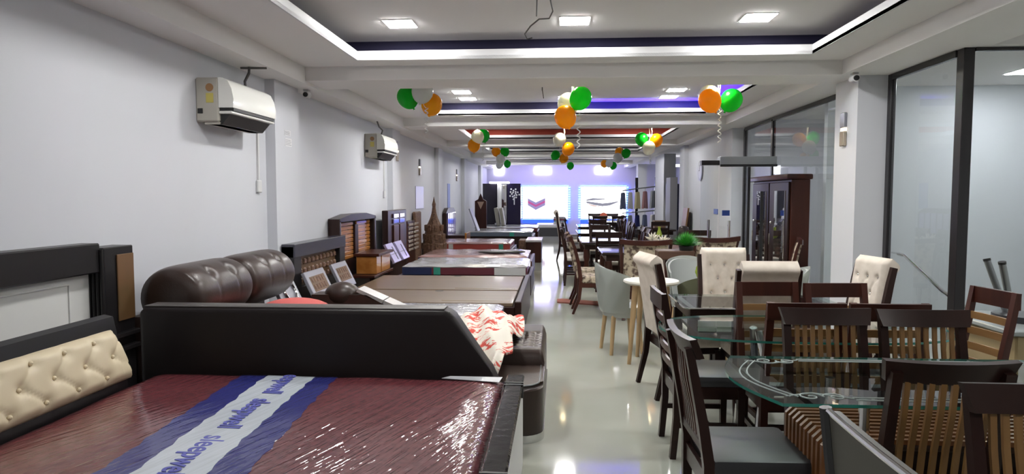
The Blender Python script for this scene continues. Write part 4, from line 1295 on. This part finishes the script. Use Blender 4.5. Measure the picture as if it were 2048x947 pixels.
def floral_chair(label, h=1.0, w=0.5):
    t = thing('floral_dining_chair', label, 'chair')
    hw = w / 2
    for s in (-1, 1):
        MB().tube([(s * (hw - 0.04), 0.2, 0), (s * (hw - 0.04), 0.2, 0.1), (s * (hw - 0.04), 0.2, 0.3), (s * (hw - 0.04), 0.2, 0.38)], [0.016, 0.022, 0.03, 0.03], 10).build('leg', WOODR, t)
        MB().sweep([(s * (hw - 0.03), -0.30, 0), (s * (hw - 0.03), -0.22, 0.2), (s * (hw - 0.03), -0.20, 0.42)], 0.035, [0.03, 0.04, 0.05]).build('leg', WOODR, t)
        MB().sweep([(s * (hw - 0.03), -0.20, 0.42), (s * (hw - 0.01), -0.23, 0.65), (s * hw, -0.28, 0.85), (s * (hw + 0.01), -0.33, h - 0.02)], 0.035, [0.05, 0.045, 0.04, 0.035]).build('back_post', WOODR, t)
    MB().box(-hw + 0.02, hw - 0.02, -0.2, 0.22, 0.34, 0.41, 0.01).build('seat_frame', WOODR, t)
    MB().box(-hw, hw, -0.19, 0.24, 0.40, 0.49, 0.035, seg=3).build('seat', FLORAL, t)
    yb = lambda z: -0.20 - 0.13 * max(0, (z - 0.46) / 0.54) ** 1.3
    def fr(u, v):
        z = 0.46 + (h - 0.07 - 0.46) * v
        return Vector(((u - 0.5) * (w - 0.06), yb(z) + 0.03 * min(1, min(u, 1 - u) * 8) ** 0.5 - 0.03 * (1 - (2 * u - 1) ** 2), z))
    MB().shell(fr, lambda u, v: fr(u, v) - Vector((0, 0.05, 0)), 14, 14).build('back_pad', FLORAL, t, 60)
    MB().sweep([((k / 12 - 0.5) * (w + 0.04), -0.33 - 0.03 * (1 - (k / 6 - 1) ** 2), h - 0.035 - 0.02 * (1 - (k / 6 - 1) ** 2)) for k in range(13)], 0.06, 0.05, (0, 0, 1)).build('crest_rail', WOODR, t, 50)
    return t

def wrapped_chair(label, shell_m, wrap=True, h=0.84):
    t = thing('tub_chair', label, 'chair')
    for sx in (-1, 1):
        for sy in (-1, 1):
            MB().tube([(sx * 0.12, sy * 0.12, 0.40), (sx * 0.155, sy * 0.155, 0)], [0.024, 0.017], 10).build('leg', BEECH, t)
    def fr(u, v):
        a = -PI / 2 + (u - 0.5) * 2.9
        hh = 0.40 + (h - 0.40) * v * (0.62 + 0.38 * math.cos((u - 0.5) * 2.6))
        r = 0.19 + 0.055 * v ** 0.7
        return Vector((r * 1.05 * math.cos(a), r * 1.1 * math.sin(a) + 0.02, hh))
    MB().shell(fr, lambda u, v: fr(u, v) * 1.0 + Vector((0, 0, 0)) - Vector((fr(u, v).x, fr(u, v).y - 0.02, 0)).normalized() * 0.02, 20, 10).build('shell_back', shell_m, t, 60)
    MB().lathe([(0.001, 0.395), (0.17, 0.395), (0.21, 0.42), (0.2, 0.455), (0.001, 0.47)], (0, 0.04), 20).build('seat', shell_m, t, 60)
    if wrap:
        def fw(u, v):
            p = fr(u, v)
            q = Vector((p.x, p.y - 0.02, 0)).normalized()
            k = 0.016 + 0.014 * (1 - abs(math.sin(7 * u + 2 * v))) * v + 0.006 * (1 - abs(math.sin(17 * u - 5 * v)))
            return p + q * k + Vector((0, 0, 0.03 * v + 0.015 * v * math.sin(7 * u)))
        MB().shell(fw, lambda u, v: fw(u, v) + Vector((0, 0, 0.0)) - Vector((fw(u, v).x, fw(u, v).y - 0.02, 0)).normalized() * 0.003, 40, 16).build('plastic_wrap', PLASTIC, t, 60)
        MB().lathe([(0.225, 0.36), (0.235, 0.40), (0.225, 0.455), (0.12, 0.49), (0.001, 0.487)], (0, 0.04), 18).build('plastic_wrap', PLASTIC, t, 60)
    return t

U = -PI / 2                     # faces +x
NEG = PI                        # faces -y
WEST = PI / 2                   # faces -x
def place(o, x, y, rz):
    o.location = (x, y, 0)
    o.rotation_euler = (0, 0, rz)
    return o

G1 = 'slat backed chairs at the front glass table'
# front glass table with etched scrolls
sl = slat_chair('slat back chair with its back to the viewer at the front glass table')
sl['group'] = G1
place(sl, 1.315, 2.525, 0)
c = dup(sl, (1.40, 1.72, 0), NEG, 'dark slat back chair cut by the lower right corner', G1)
c = dup(sl, (1.315, 3.04, 0), NEG, 'left slat back chair on the far side of the front glass table', G1)
c = dup(sl, (1.765, 3.02, 0), NEG, 'right slat back chair on the far side of the front glass table', G1)
c = dup(sl, (1.80, 2.525, 0), 0.0, 'dark chair behind the corner one at the lower right edge', G1)
ec = slat_chair('dark slat back chair with black seat at the left end of the front glass table', WOODD, WOODR)
ec['group'] = G1
place(ec, 0.78, 2.74, U + 0.03)

def waterfall_table():
    t = thing('glass_dining_table', 'front glass dining table with etched scrolls on a slatted base', 'table', (0, 0, 0))
    x0, x1, y0, y1 = 0.82, 2.62, 2.40, 3.12
    pts = []
    for k in range(11):
        v = k / 10
        pts.append((x0 - 0.10 * math.sin(PI * v) + 0.0, y0 + (y1 - y0) * v))
    for k in range(11):
        v = 1 - k / 10
        pts.append((x1 + 0.10 * math.sin(PI * v), y0 + (y1 - y0) * v))
    MB().prism([(x, y, 0.745) for x, y in pts[::-1]], (0, 0, 0.012), 0, 1).build('glass_top', [TGLASS, GEDGE], t, 0)
    et = bpy.data.objects['glass_top']
    def scroll(cx, cy, r0, turns, s, a0):
        return [(cx + (r0 * (1 - k / 26)) * math.cos(a0 + s * k / 26 * turns * 2 * PI), cy + (r0 * (1 - k / 26)) * math.sin(a0 + s * k / 26 * turns * 2 * PI), 0.7575) for k in range(24)]
    mb = MB()
    for off in (0.055, 0.085):
        mb.tube([(x0 + off - 0.10 * math.sin(PI * k / 12), y0 + 0.09 + (y1 - y0 - 0.18) * k / 12, 0.757) for k in range(13)], 0.0032, 5)
        mb.tube([(x0 + 0.28, y1 - off, 0.7575), (x0 + 1.6, y1 - off, 0.7575)], 0.003, 4)
        mb.tube([(x0 + 0.28, y0 + off, 0.7575), (x0 + 1.6, y0 + off, 0.7575)], 0.003, 4)
    for cy, s in ((y0 + 0.09, 1), (y1 - 0.09, -1)):
        mb.tube(scroll(x0 + 0.13, cy, 0.05, 1.6, s, 0), 0.003, 5)
        mb.tube(scroll(x0 + 0.22, cy, 0.045, 1.5, -s, PI), 0.003, 5)
        mb.tube([(x0 + 0.04, cy, 0.7575), (x0 + 0.15, cy + 0.045 * s, 0.7575), (x0 + 0.28, cy - 0.02 * s, 0.7575)], 0.0028, 5)
    mb.build('etched_scroll', FROST, et, 60)
    bx0, bx1 = 0.99, 2.2
    for k in range(10):
        y = 2.46 + k * 0.042
        MB().sweep([(bx0, y, 0.0), (bx0, y, 0.585), (bx0 + 0.02, y, 0.605), (bx1 - 0.02, y, 0.605), (bx1, y, 0.585), (bx1, y, 0.0)], 0.018, 0.018, (0, 1, 0)).build('slat', SLATR, t)
    B(bx0 + 0.03, bx1 - 0.03, 2.46, 2.85, 0.04, 0.57).build('inner_box', WOODD, t, 0)
    for px in (1.15, 2.05):
        for py in (2.5, 2.81):
            MB().tube([(px, py, 0.6), (px, py, 0.745)], 0.02, 10).build('support', STEEL, t)
    return t
waterfall_table()

# grey backed chair at the bottom edge
t = thing('grey_backed_chair', 'grey padded chair with bright piping cut by the bottom edge', 'chair', (0, 0, 0))
crv = [(0.735 + 0.01 * k, 1.80 - 0.037 * k, 0.925 - 0.0085 * k - 0.004 * math.sin(k * PI / 8)) for k in range(9)]
def gb(u, v):
    i = u * 8
    a = crv[min(int(i), 7)]
    b = crv[min(int(i) + 1, 8)]
    p = Vector(a).lerp(Vector(b), i - min(int(i), 7))
    return Vector((p.x + 0.055 * (1 - v), p.y, 0.47 + (p.z - 0.47) * v))
MB().shell(gb, lambda u, v: gb(u, v) + Vector((0.03, 0, 0)), 12, 8).build('back_pad', GREYL, t, 60)
MB().tube(crv, 0.009, 8).build('piping', STEEL, t)
MB().tube([(0.733, 1.815, 0.93), (0.79, 1.82, 0.47), (0.79, 1.82, 0.0)], 0.017, 8).build('back_post', DARKAL, t)
MB().tube([(0.815, 1.49, 0.85), (0.87, 1.49, 0.47), (0.87, 1.49, 0.0)], 0.017, 8).build('back_post', DARKAL, t)
B(0.80, 1.13, 1.48, 1.84, 0.40, 0.47, 0.02, 2).build('seat', GREYL, t)
for p in ((1.10, 1.52), (1.10, 1.80)):
    MB().tube([(*p, 0.4), (*p, 0)], 0.015, 8).build('leg', DARKAL, t)

# second table: oval glass, ladder back chairs
la = ladder_chair('ladder back chair at the left near side of the oval glass table')
G2 = 'ladder back chairs at the oval glass table'
la['group'] = G2
place(la, 1.30, 3.77, 0)
dup(la, (1.72, 3.77, 0), 0, 'ladder back chair at the right near side of the oval glass table', G2)
dup(la, (1.375, 4.075, 0), NEG + 0.05, 'ladder back chair at the left far side of the oval glass table', G2)
dup(la, (1.80, 4.04, 0), NEG + 0.08, 'ladder back chair at the right far side of the oval glass table', G2)
ed = ladder_chair('dark ladder back chair with black seat at the left end of the oval glass table', WOODD, WOODR)
ed['group'] = G2
place(ed, 0.88, 3.95, U + 0.02)
dup(la, (2.20, 3.84, 0), WEST + 0.12, 'ladder back chair at the far right end of the oval glass table', G2, (0.85, 1, 1.03))
t = thing('oval_glass_table', 'oval glass dining table on chrome curved legs behind the front one', 'table', (0, 0, 0))
cx, cy, ax, ay = 1.40, 3.84, 0.80, 0.39
MB().prism([(cx + ax * math.copysign(abs(math.cos(a)) ** 0.7, math.cos(a)), cy + ay * math.copysign(abs(math.sin(a)) ** 0.8, math.sin(a)), 0.742) for a in [k * 2 * PI / 48 for k in range(48)]], (0, 0, 0.012), 0, 1).build('glass_top', [TGLASS, GEDGE], t, 0)
for sx in (-1, 1):
    MB().tube([(cx + sx * 0.30, cy - 0.22, 0.0), (cx + sx * 0.28, cy - 0.2, 0.3), (cx + sx * 0.22, cy - 0.12, 0.55), (cx + sx * 0.25, cy - 0.05, 0.74)], 0.022, 10).build('leg', STEEL, t)
    MB().tube([(cx + sx * 0.30, cy + 0.22, 0.0), (cx + sx * 0.28, cy + 0.2, 0.3), (cx + sx * 0.22, cy + 0.12, 0.55), (cx + sx * 0.25, cy + 0.05, 0.74)], 0.022, 10).build('leg', STEEL, t)
B(cx - 0.35, cx + 0.35, cy - 0.25, cy + 0.25, 0.0, 0.03, 0.01).build('base_plate', WOODD, t)
MB().lathe([(0.10, 0.03), (0.07, 0.15), (0.05, 0.3), (0.08, 0.45), (0.05, 0.6), (0.09, 0.742)], (cx, cy), 16).build('pedestal', WOODR, t)

# third table: glass on dark frame, cream chairs
tu = tufted_chair('cream buttoned chair with its back to the viewer at the third glass table')
G3 = 'cream upholstered chairs'
tu['group'] = G3
place(tu, 1.43, 4.80, 0)
dup(tu, (1.42, 5.42, 0), NEG, 'cream buttoned chair facing the viewer beyond the third glass table', G3)
dup(tu, (0.985, 5.14, 0), U + 0.165, 'cream chair seen edge on beside the aisle', G3, (1.2, 1, 1))
dup(tu, (2.02, 4.86, 0), WEST + 0.15, 'cream buttoned chair before the near right glass', G3)
t = thing('glass_topped_table', 'rectangular glass topped table on a dark frame between the cream chairs', 'table', (0, 0, 0))
B(0.88, 2.0, 4.52, 5.16, 0.738, 0.748, 0.003).build('glass_top', [TGLASS], t, 0)
mb = MB()
mb.box(0.92, 1.96, 4.55, 4.59, 0.66, 0.737).box(0.92, 1.96, 5.09, 5.13, 0.66, 0.737).box(0.92, 0.96, 4.59, 5.09, 0.66, 0.737).box(1.92, 1.96, 4.59, 5.09, 0.66, 0.737)
mb.build('apron', WOODD, t)
B(0.96, 1.92, 4.6, 5.08, 0.55, 0.57).build('under_shelf', GREYL, t)
MB().tube([(0.875, 5.15, 0.744), (0.875, 4.56, 0.744), (0.91, 4.515, 0.744), (1.5, 4.515, 0.744)], 0.006, 6).build('bright_edge', STEEL, t)
for x in (0.94, 1.94):
    for y in (4.57, 5.11):
        MB().sweep([(x, y, 0), (x, y, 0.66)], 0.06, 0.06).build('leg', WOODD, t)

# wrapped tub chairs and the round table
t = thing('round_cafe_table', 'round white table on splayed beech legs near the aisle', 'table', (0.86, 6.0, 0))
MB().lathe([(0.001, 0.72), (0.235, 0.72), (0.25, 0.735), (0.245, 0.75), (0.001, 0.752)], n=40).build('table_top', M('white_top', (0.62, 0.60, 0.53), 0.35), t, 40)
for k in range(4):
    a = k * PI / 2 + PI + 0.43
    MB().tube([(0.16 * math.cos(a), 0.16 * math.sin(a), 0.72), (0.22 * math.cos(a), 0.22 * math.sin(a), 0)], [0.030, 0.017], 12).build('leg', BEECH, t)
wr = wrapped_chair('tub chair in milky plastic wrap on the aisle side of the round white table', M('grey_shell', (0.34, 0.36, 0.35), 0.6))
G4 = 'tub chairs with beech legs'
wr['group'] = G4
place(wr, 0.64, 6.42, U + 0.25)
dup(wr, (1.42, 6.95, 0), NEG + 0.35, 'tub chair in milky plastic wrap behind the round white table', G4)
dup(wr, (2.05, 6.2, 0), WEST, 'tub chair in milky plastic wrap before the near right pillar', G4)
ol = wrapped_chair('olive felt tub chair beside the round white table', OLIVE, False, 0.80)
ol['group'] = G4
place(ol, 1.36, 6.12, 0.1)
t = thing('pedestal_stand', 'small brown wooden stand holding the grass plant', 'stand', (1.34, 7.55, 0))
B(-0.2, 0.2, -0.15, 0.15, 0.80, 0.90, 0.01).build('top', M('plain_brown', (0.075, 0.035, 0.02), 0.5), t)
B(-0.12, 0.12, -0.1, 0.1, 0.0, 0.80, 0.01).build('body', WOODR, t)
t = thing('potted_grass', 'bushy bright green artificial grass plant in a low pot', 'plant', (1.46, 7.5, 0.90))
MB().lathe([(0.05, 0), (0.075, 0.0), (0.085, 0.05), (0.07, 0.05)], n=16).build('pot', BLACKP, t)
mb = MB()
rnd = random.Random(3)
for k in range(700):
    a, e = rnd.uniform(0, 2 * PI), rnd.uniform(0.15, 1.5)
    l = rnd.uniform(0.13, 0.21)
    d = Vector((math.cos(a) * math.cos(e), math.sin(a) * math.cos(e), math.sin(e) * 0.9))
    p = Vector((d.x * 0.02, d.y * 0.02, 0.05))
    q = p + d * l
    sd = Vector((-d.y, d.x, 0.1)).normalized() * 0.008
    vs = [mb.bm.verts.new(v) for v in (p - sd, p + sd, q + Vector((0, 0, -0.01)))]
    mb.bm.faces.new(vs)
gr = mb.build('grass_blades', GREEN, t, 0)
gr['kind'] = 'stuff'
t = thing('yellow_flower', 'small yellow green leaf sprig by the cream chair facing the viewer', 'plant', (1.42, 6.62, 0.47))
mb = MB()
for k in range(7):
    mb.ball((0.02 * math.cos(k), 0.0, 0.20 + 0.03 * k), 0.022, (1, 0.5, 1.5), 8, 5)
mb.build('leaves', LEAFY, t)
MB().tube([(0, 0, 0), (0, 0, 0.3)], 0.004, 5).build('stem', LEAFY, t)

# floral set with round table
fl = floral_chair('floral brocade armchair with its back to the viewer past the wrapped tub chairs', 1.0, 0.58)
G5 = 'floral brocade dining chairs'
fl['group'] = G5
place(fl, 1.08, 8.32, 0)
dup(fl, (1.98, 8.92, 0), 0.25, 'floral brocade armchair seen over the grass plant', G5)
dup(fl, (2.72, 8.35, 0), WEST - 0.3, 'floral brocade chair before the mirrored wardrobe', G5, (0.8, 0.8, 1.0))
f2 = floral_chair('floral brocade chair nearest the aisle at the dark dining table', 1.0, 0.46)
f2['group'] = G5
place(f2, 0.52, 8.62, U)
dup(f2, (0.50, 9.35, 0), U, 'floral brocade chair behind the nearest one by the aisle', G5)
t = thing('round_dining_table', 'dark round dining table with white flowers between floral chairs', 'table', (1.72, 9.75, 0))
MB().lathe([(0.001, 0.70), (0.54, 0.70), (0.57, 0.73), (0.55, 0.76), (0.001, 0.76)], n=40).build('table_top', WOODR, t, 40)
MB().lathe([(0.3, 0), (0.3, 0.05), (0.08, 0.1), (0.06, 0.35), (0.1, 0.5), (0.07, 0.7)], n=18).build('pedestal', WOODR, t)
t = thing('flower_arrangement', 'ivory lotus flowers standing on the round dining table', 'flowers', (1.42, 9.45, 0.76))
MB().lathe([(0.05, 0), (0.07, 0.02), (0.06, 0.08), (0.04, 0.1)], n=14).build('bowl', WHITEPL, t)
mb = MB()
for fx, fz in ((-0.05, 0.12), (0.10, 0.08)):
    for k in range(14):
        a = k * 0.9
        tilt = 0.3 + 0.08 * k
        d = Vector((math.cos(a) * math.sin(tilt), math.sin(a) * math.sin(tilt), math.cos(tilt)))
        p = Vector((fx, 0, fz))
        mb.tube([p, p + d * 0.06, p + d * 0.13], [0.006, 0.02, 0.002], 6)
mb.build('petals', PETAL, t)

# dark dining tables down the right of the aisle
def dark_table(x0, x1, y0, y1, label, turned=True, gl=True, h=0.75):
    t = thing('dining_table', label, 'table', (0, 0, 0), 0, 'dark dining tables along the aisle')
    B(x0, x1, y0, y1, h - 0.04, h, 0.012).build('table_top', M('dark_gloss', (0.018, 0.012, 0.012), 0.08), t)
    B(x0 + 0.06, x1 - 0.06, y0 + 0.06, y1 - 0.06, h - 0.12, h - 0.04).build('apron', WOODD, t)
    for x in (x0 + 0.09, x1 - 0.09):
        for y in (y0 + 0.09, y1 - 0.09):
            MB().lathe([(0.03, 0), (0.045, 0.03), (0.03, 0.08), (0.045, 0.14), (0.05, 0.3), (0.035, 0.42), (0.055, 0.5), (0.05, h - 0.12)], (x, y), 12).build('leg', WOODR, t)
    return t
dark_table(0.62, 1.10, 7.0 + 1.9, 10.0, 'dark dining table beside the floral chairs nearest the aisle')
dark_table(0.42, 1.25, 10.9, 12.5, 'second dark dining table down the aisle')
dark_table(0.45, 1.30, 13.6, 15.2, 'third dark dining table down the aisle')
dark_table(0.55, 1.45, 16.6, 18.2, 'fourth dark dining table down the aisle')
dark_table(1.0, 2.0, 19.6, 21.0, 'farthest dark dining table before the right lit panel')
dark_table(1.95, 2.75, 11.6, 13.2, 'dark dining table by the white right wall')
dark_table(1.85, 2.75, 15.3, 16.9, 'dark dining table by the far right pillar')
ds = slat_chair('dark slat chair at the aisle end of the second dark table', WOODD, WOODD, M('pale_seat', (0.42, 0.40, 0.37), 0.6))
G6 = 'dark chairs at the dark dining tables'
ds['group'] = G6
place(ds, 0.36, 11.3, U)
dl = ladder_chair('dark ladder chair facing the viewer beyond the second dark table', WOODD, WOODD, bpy.data.materials['pale_seat'])
dl['group'] = G6
place(dl, 0.85, 12.65, NEG)
spots = [(0.36, 12.0, U, 'left of the second dark table, farther', ds), (0.82, 10.62, 0, 'with its back to the viewer at the second dark table', dl),
         (1.32, 11.3, WEST, 'right of the second dark table, nearer', ds), (1.32, 12.0, WEST, 'right of the second dark table, farther', ds),
         (0.40, 14.0, U, 'left of the third dark table, nearer', ds), (0.40, 14.7, U, 'left of the third dark table, farther', ds),
         (0.88, 13.35, 0, 'with its back to the viewer at the third dark table', dl), (1.36, 14.0, WEST, 'right of the third dark table, nearer', ds),
         (1.36, 14.7, WEST, 'right of the third dark table, farther', ds), (0.5, 17.0, U, 'left of the fourth dark table, nearer', ds),
         (0.5, 17.7, U, 'left of the fourth dark table, farther', ds), (1.0, 16.35, 0, 'with its back to the viewer at the fourth dark table', dl),
         (1.52, 17.2, WEST, 'right of the fourth dark table', ds), (1.25, 19.3, 0, 'left of two before the right lit panel', ds), (1.80, 19.3, 0, 'right of two before the right lit panel', ds),
         (1.25, 21.3, NEG, 'left of two beyond the farthest dark table', ds), (1.8, 21.3, NEG, 'right of two beyond the farthest dark table', ds),
         (1.92, 12.0, U, 'left of the table by the white right wall, nearer', ds), (1.92, 12.75, U, 'left of the table by the white right wall, farther', ds), (2.35, 11.33, 0, 'with its back to the viewer by the white right wall', dl),
         (1.80, 15.8, U, 'left of the table by the far right pillar, nearer', ds), (1.80, 16.5, U, 'left of the table by the far right pillar, farther', ds), (2.3, 15.02, 0, 'with its back to the viewer by the far right pillar', dl)]
for x, y, r, w, src in spots:
    dup(src, (x, y, 0), r, 'dark dining chair ' + w, G6)
tc = tufted_chair('tall dark framed cream chair standing alone by the far aisle', 1.2)
place(tc, 0.42, 15.45 + 0.0, U)
tc.location = (0.30, 15.6, 0)
t = thing('fruit_bowl', 'orange red centrepiece on the farthest dark dining table', 'centrepiece', (1.42, 19.9, 0.75))
MB().lathe([(0.05, 0), (0.1, 0.04), (0.12, 0.08), (0.1, 0.08)], n=14).build('bowl', BLACKP, t)
MB().ball((0, 0, 0.16), 0.12, u=14, v=8).build('flower_ball', M('orange_red', (0.5, 0.08, 0.03), 0.6), t)
t = thing('green_vase', 'small yellow green vase on the table by the white right wall', 'vase', (2.0 - 0.1, 12.3, 0.75))
MB().lathe([(0.03, 0), (0.06, 0.04), (0.04, 0.1), (0.02, 0.16), (0.03, 0.2)], n=12).build('body', LEAFY, t)
tag(MB().prism([(0.02, 9.30, 0.0), (0.62, 9.10, 0.0), (0.62, 9.4, 0.0), (0.10, 9.62, 0.0), (0.02, 9.58, 0.0)], (0, 0, 0.015)).build('floor_mat', MATM, None, 0), 'rust red mat lying across the tiled aisle', 'mat')

# far right: clothes rack, boards
t = thing('clothes_rack', 'black two post clothes rack hung with garments at the far right', 'clothes rack', (0, 0, 0))
for x, y in ((2.48, 21.0), (3.0, 20.4)):
    B(x, x + 0.09, y, y + 0.09, 0, 2.1, 0.006).build('post', BLACKF, t)
for z, dx in ((1.75, 0), (1.02, 0)):
    MB().tube([(2.15, 21.6, z - 0.05), (2.5, 21.05, z), (3.0, 20.45, z + 0.06)], 0.02, 8).build('rail', STEELR, t)
B(2.1, 3.05, 20.5, 21.5, 0.0, 0.35, 0.01).build('base', BLACKW, t)
names = ['slate', 'navy', 'grey', 'rose', 'cream', 'white']
for r in range(2):
    for k in range(5):
        u = k / 4
        p = Vector((2.16 + 0.80 * u, 21.55 - 1.02 * u, (1.70, 0.97)[r] + 0.05 * u))
        m = (k * 5 + r * 3) % 6
        def gf(a, b, s=1):
            return Vector(((a - 0.5) * (0.15 + 0.13 * (1 - b)), s * 0.035 + 0.015 * math.sin(9 * a), -0.06 - 0.52 * (1 - b) - 0.05 * abs(a - 0.5)))
        o = thing('hanging_garment', '%s %s garment on the %s rail of the far clothes rack' % (('leftmost', 'second', 'middle', 'fourth', 'rightmost')[k], names[m], ('upper', 'lower')[r]), 'garment', p, 0.9, 'garments on the far clothes rack')
        MB().shell(gf, lambda a, b: gf(a, b, -1), 6, 5).build('cloth', GARM[m], o, 60)
        MB().tube([(0, 0, -0.05), (0, 0, 0.0), (0.02, 0, 0.02)], 0.006, 5).build('hook', STEELR, o)
tag(B(2.80, 2.98, 16.5, 17.1, 0.0, 1.98, 0.01).build('grey_panel_board', GREYLAM), 'tall grey laminate board standing by the far right wall end', 'board')
t = thing('dark_wardrobe', 'tall narrow dark wardrobe beyond the grey board', 'wardrobe', (0, 0, 0))
B(2.97, 3.22, 17.6, 18.2, 0, 1.84, 0.01).build('body', M('navy_black', (0.015, 0.013, 0.035), 0.3), t)
B(2.99, 3.20, 17.59, 17.61, 0.1, 1.8).build('door', M('navy_black_b', (0.02, 0.018, 0.05), 0.2), t)
for k, (x, lean, m, nm) in enumerate(((2.86, 0.12, HONEY, 'pale'), (2.93, 0.10, WOODD, 'dark'))):
    tag(MB().box(-0.02, 0.02, 0, 0.5, 0, 1.25 - 0.1 * k, 0.004, 0, Matrix.Rotation(lean, 4, 'Y')).build('leaning_plank', m, None, 35, (x - 0.05, 15.0, 0.01)), '%s plank leaning against the right wall' % nm, 'plank')
tag(MB().lathe([(0.12, 0), (0.14, 0.4), (0.13, 0.75), (0.1, 0.85), (0.06, 0.88)], n=16).build('dark_vase', M('vase_dark', (0.03, 0.02, 0.02), 0.3), None, 50, (2.72, 14.3, 0)), 'tall dark floor vase beside the leaning planks', 'vase')
t = thing('carton_stack', 'brown slatted box standing near the far clothes rack', 'box', (2.55, 17.3, 0))
B(0, 0.4, 0, 0.4, 0, 0.88, 0.01).build('body', M('carton', (0.20, 0.12, 0.08), 0.6), t)
for k in range(4):
    B(-0.004, 0.404, -0.008, 0.0, 0.2 + 0.16 * k, 0.2 + 0.16 * k + 0.1).build('slat', M('carton_slat', (0.26, 0.16, 0.11), 0.6), t)

# side table and upturned steel stool at the right edge
t = thing('beige_counter', 'beige box table with pale top at the right edge', 'table', (0, 0, 0))
B(2.72, 3.5, 4.05, 4.75, 0.0, 0.68, 0.01).build('body', M('beige_ply', (0.33, 0.25, 0.13), 0.5), t)
B(2.68, 3.54, 4.02, 4.78, 0.68, 0.71, 0.006).build('top', M('grey_top', (0.30, 0.33, 0.33), 0.2), t)
t = thing('steel_stool', 'upturned stool with grey steel legs on the beige table', 'stool', (2.98, 4.4, 0.71))
MB().lathe([(0.001, 0.0), (0.16, 0.0), (0.16, 0.04), (0.001, 0.04)], n=24).build('seat', BLACKL, t)
for k, (a, b) in enumerate((((-0.09, -0.05), (-0.19, -0.09)), ((-0.05, 0.07), (-0.15, 0.12)), ((0.1, -0.05), (0.22, -0.10)), ((0.09, 0.07), (0.2, 0.12)))):
    l = MB().tube([(*a, 0.04), (*b, 0.37)], 0.020, 12).build('leg', STEELR, t)
    MB().tube([(*b, 0.37), (b[0] * 1.02, b[1] * 1.02, 0.385)], 0.022, 12).build('foot_cap', BLACKP, l)
tag(MB().tube([(2.30, 4.6, 0.012), (2.45, 4.5, 0.012), (2.55, 4.6, 0.012), (2.70, 4.7, 0.3), (2.71, 4.6, 0.5)], 0.01, 8).build('power_cable', BLACKP), 'black cable curving beside the beige table', 'cable')
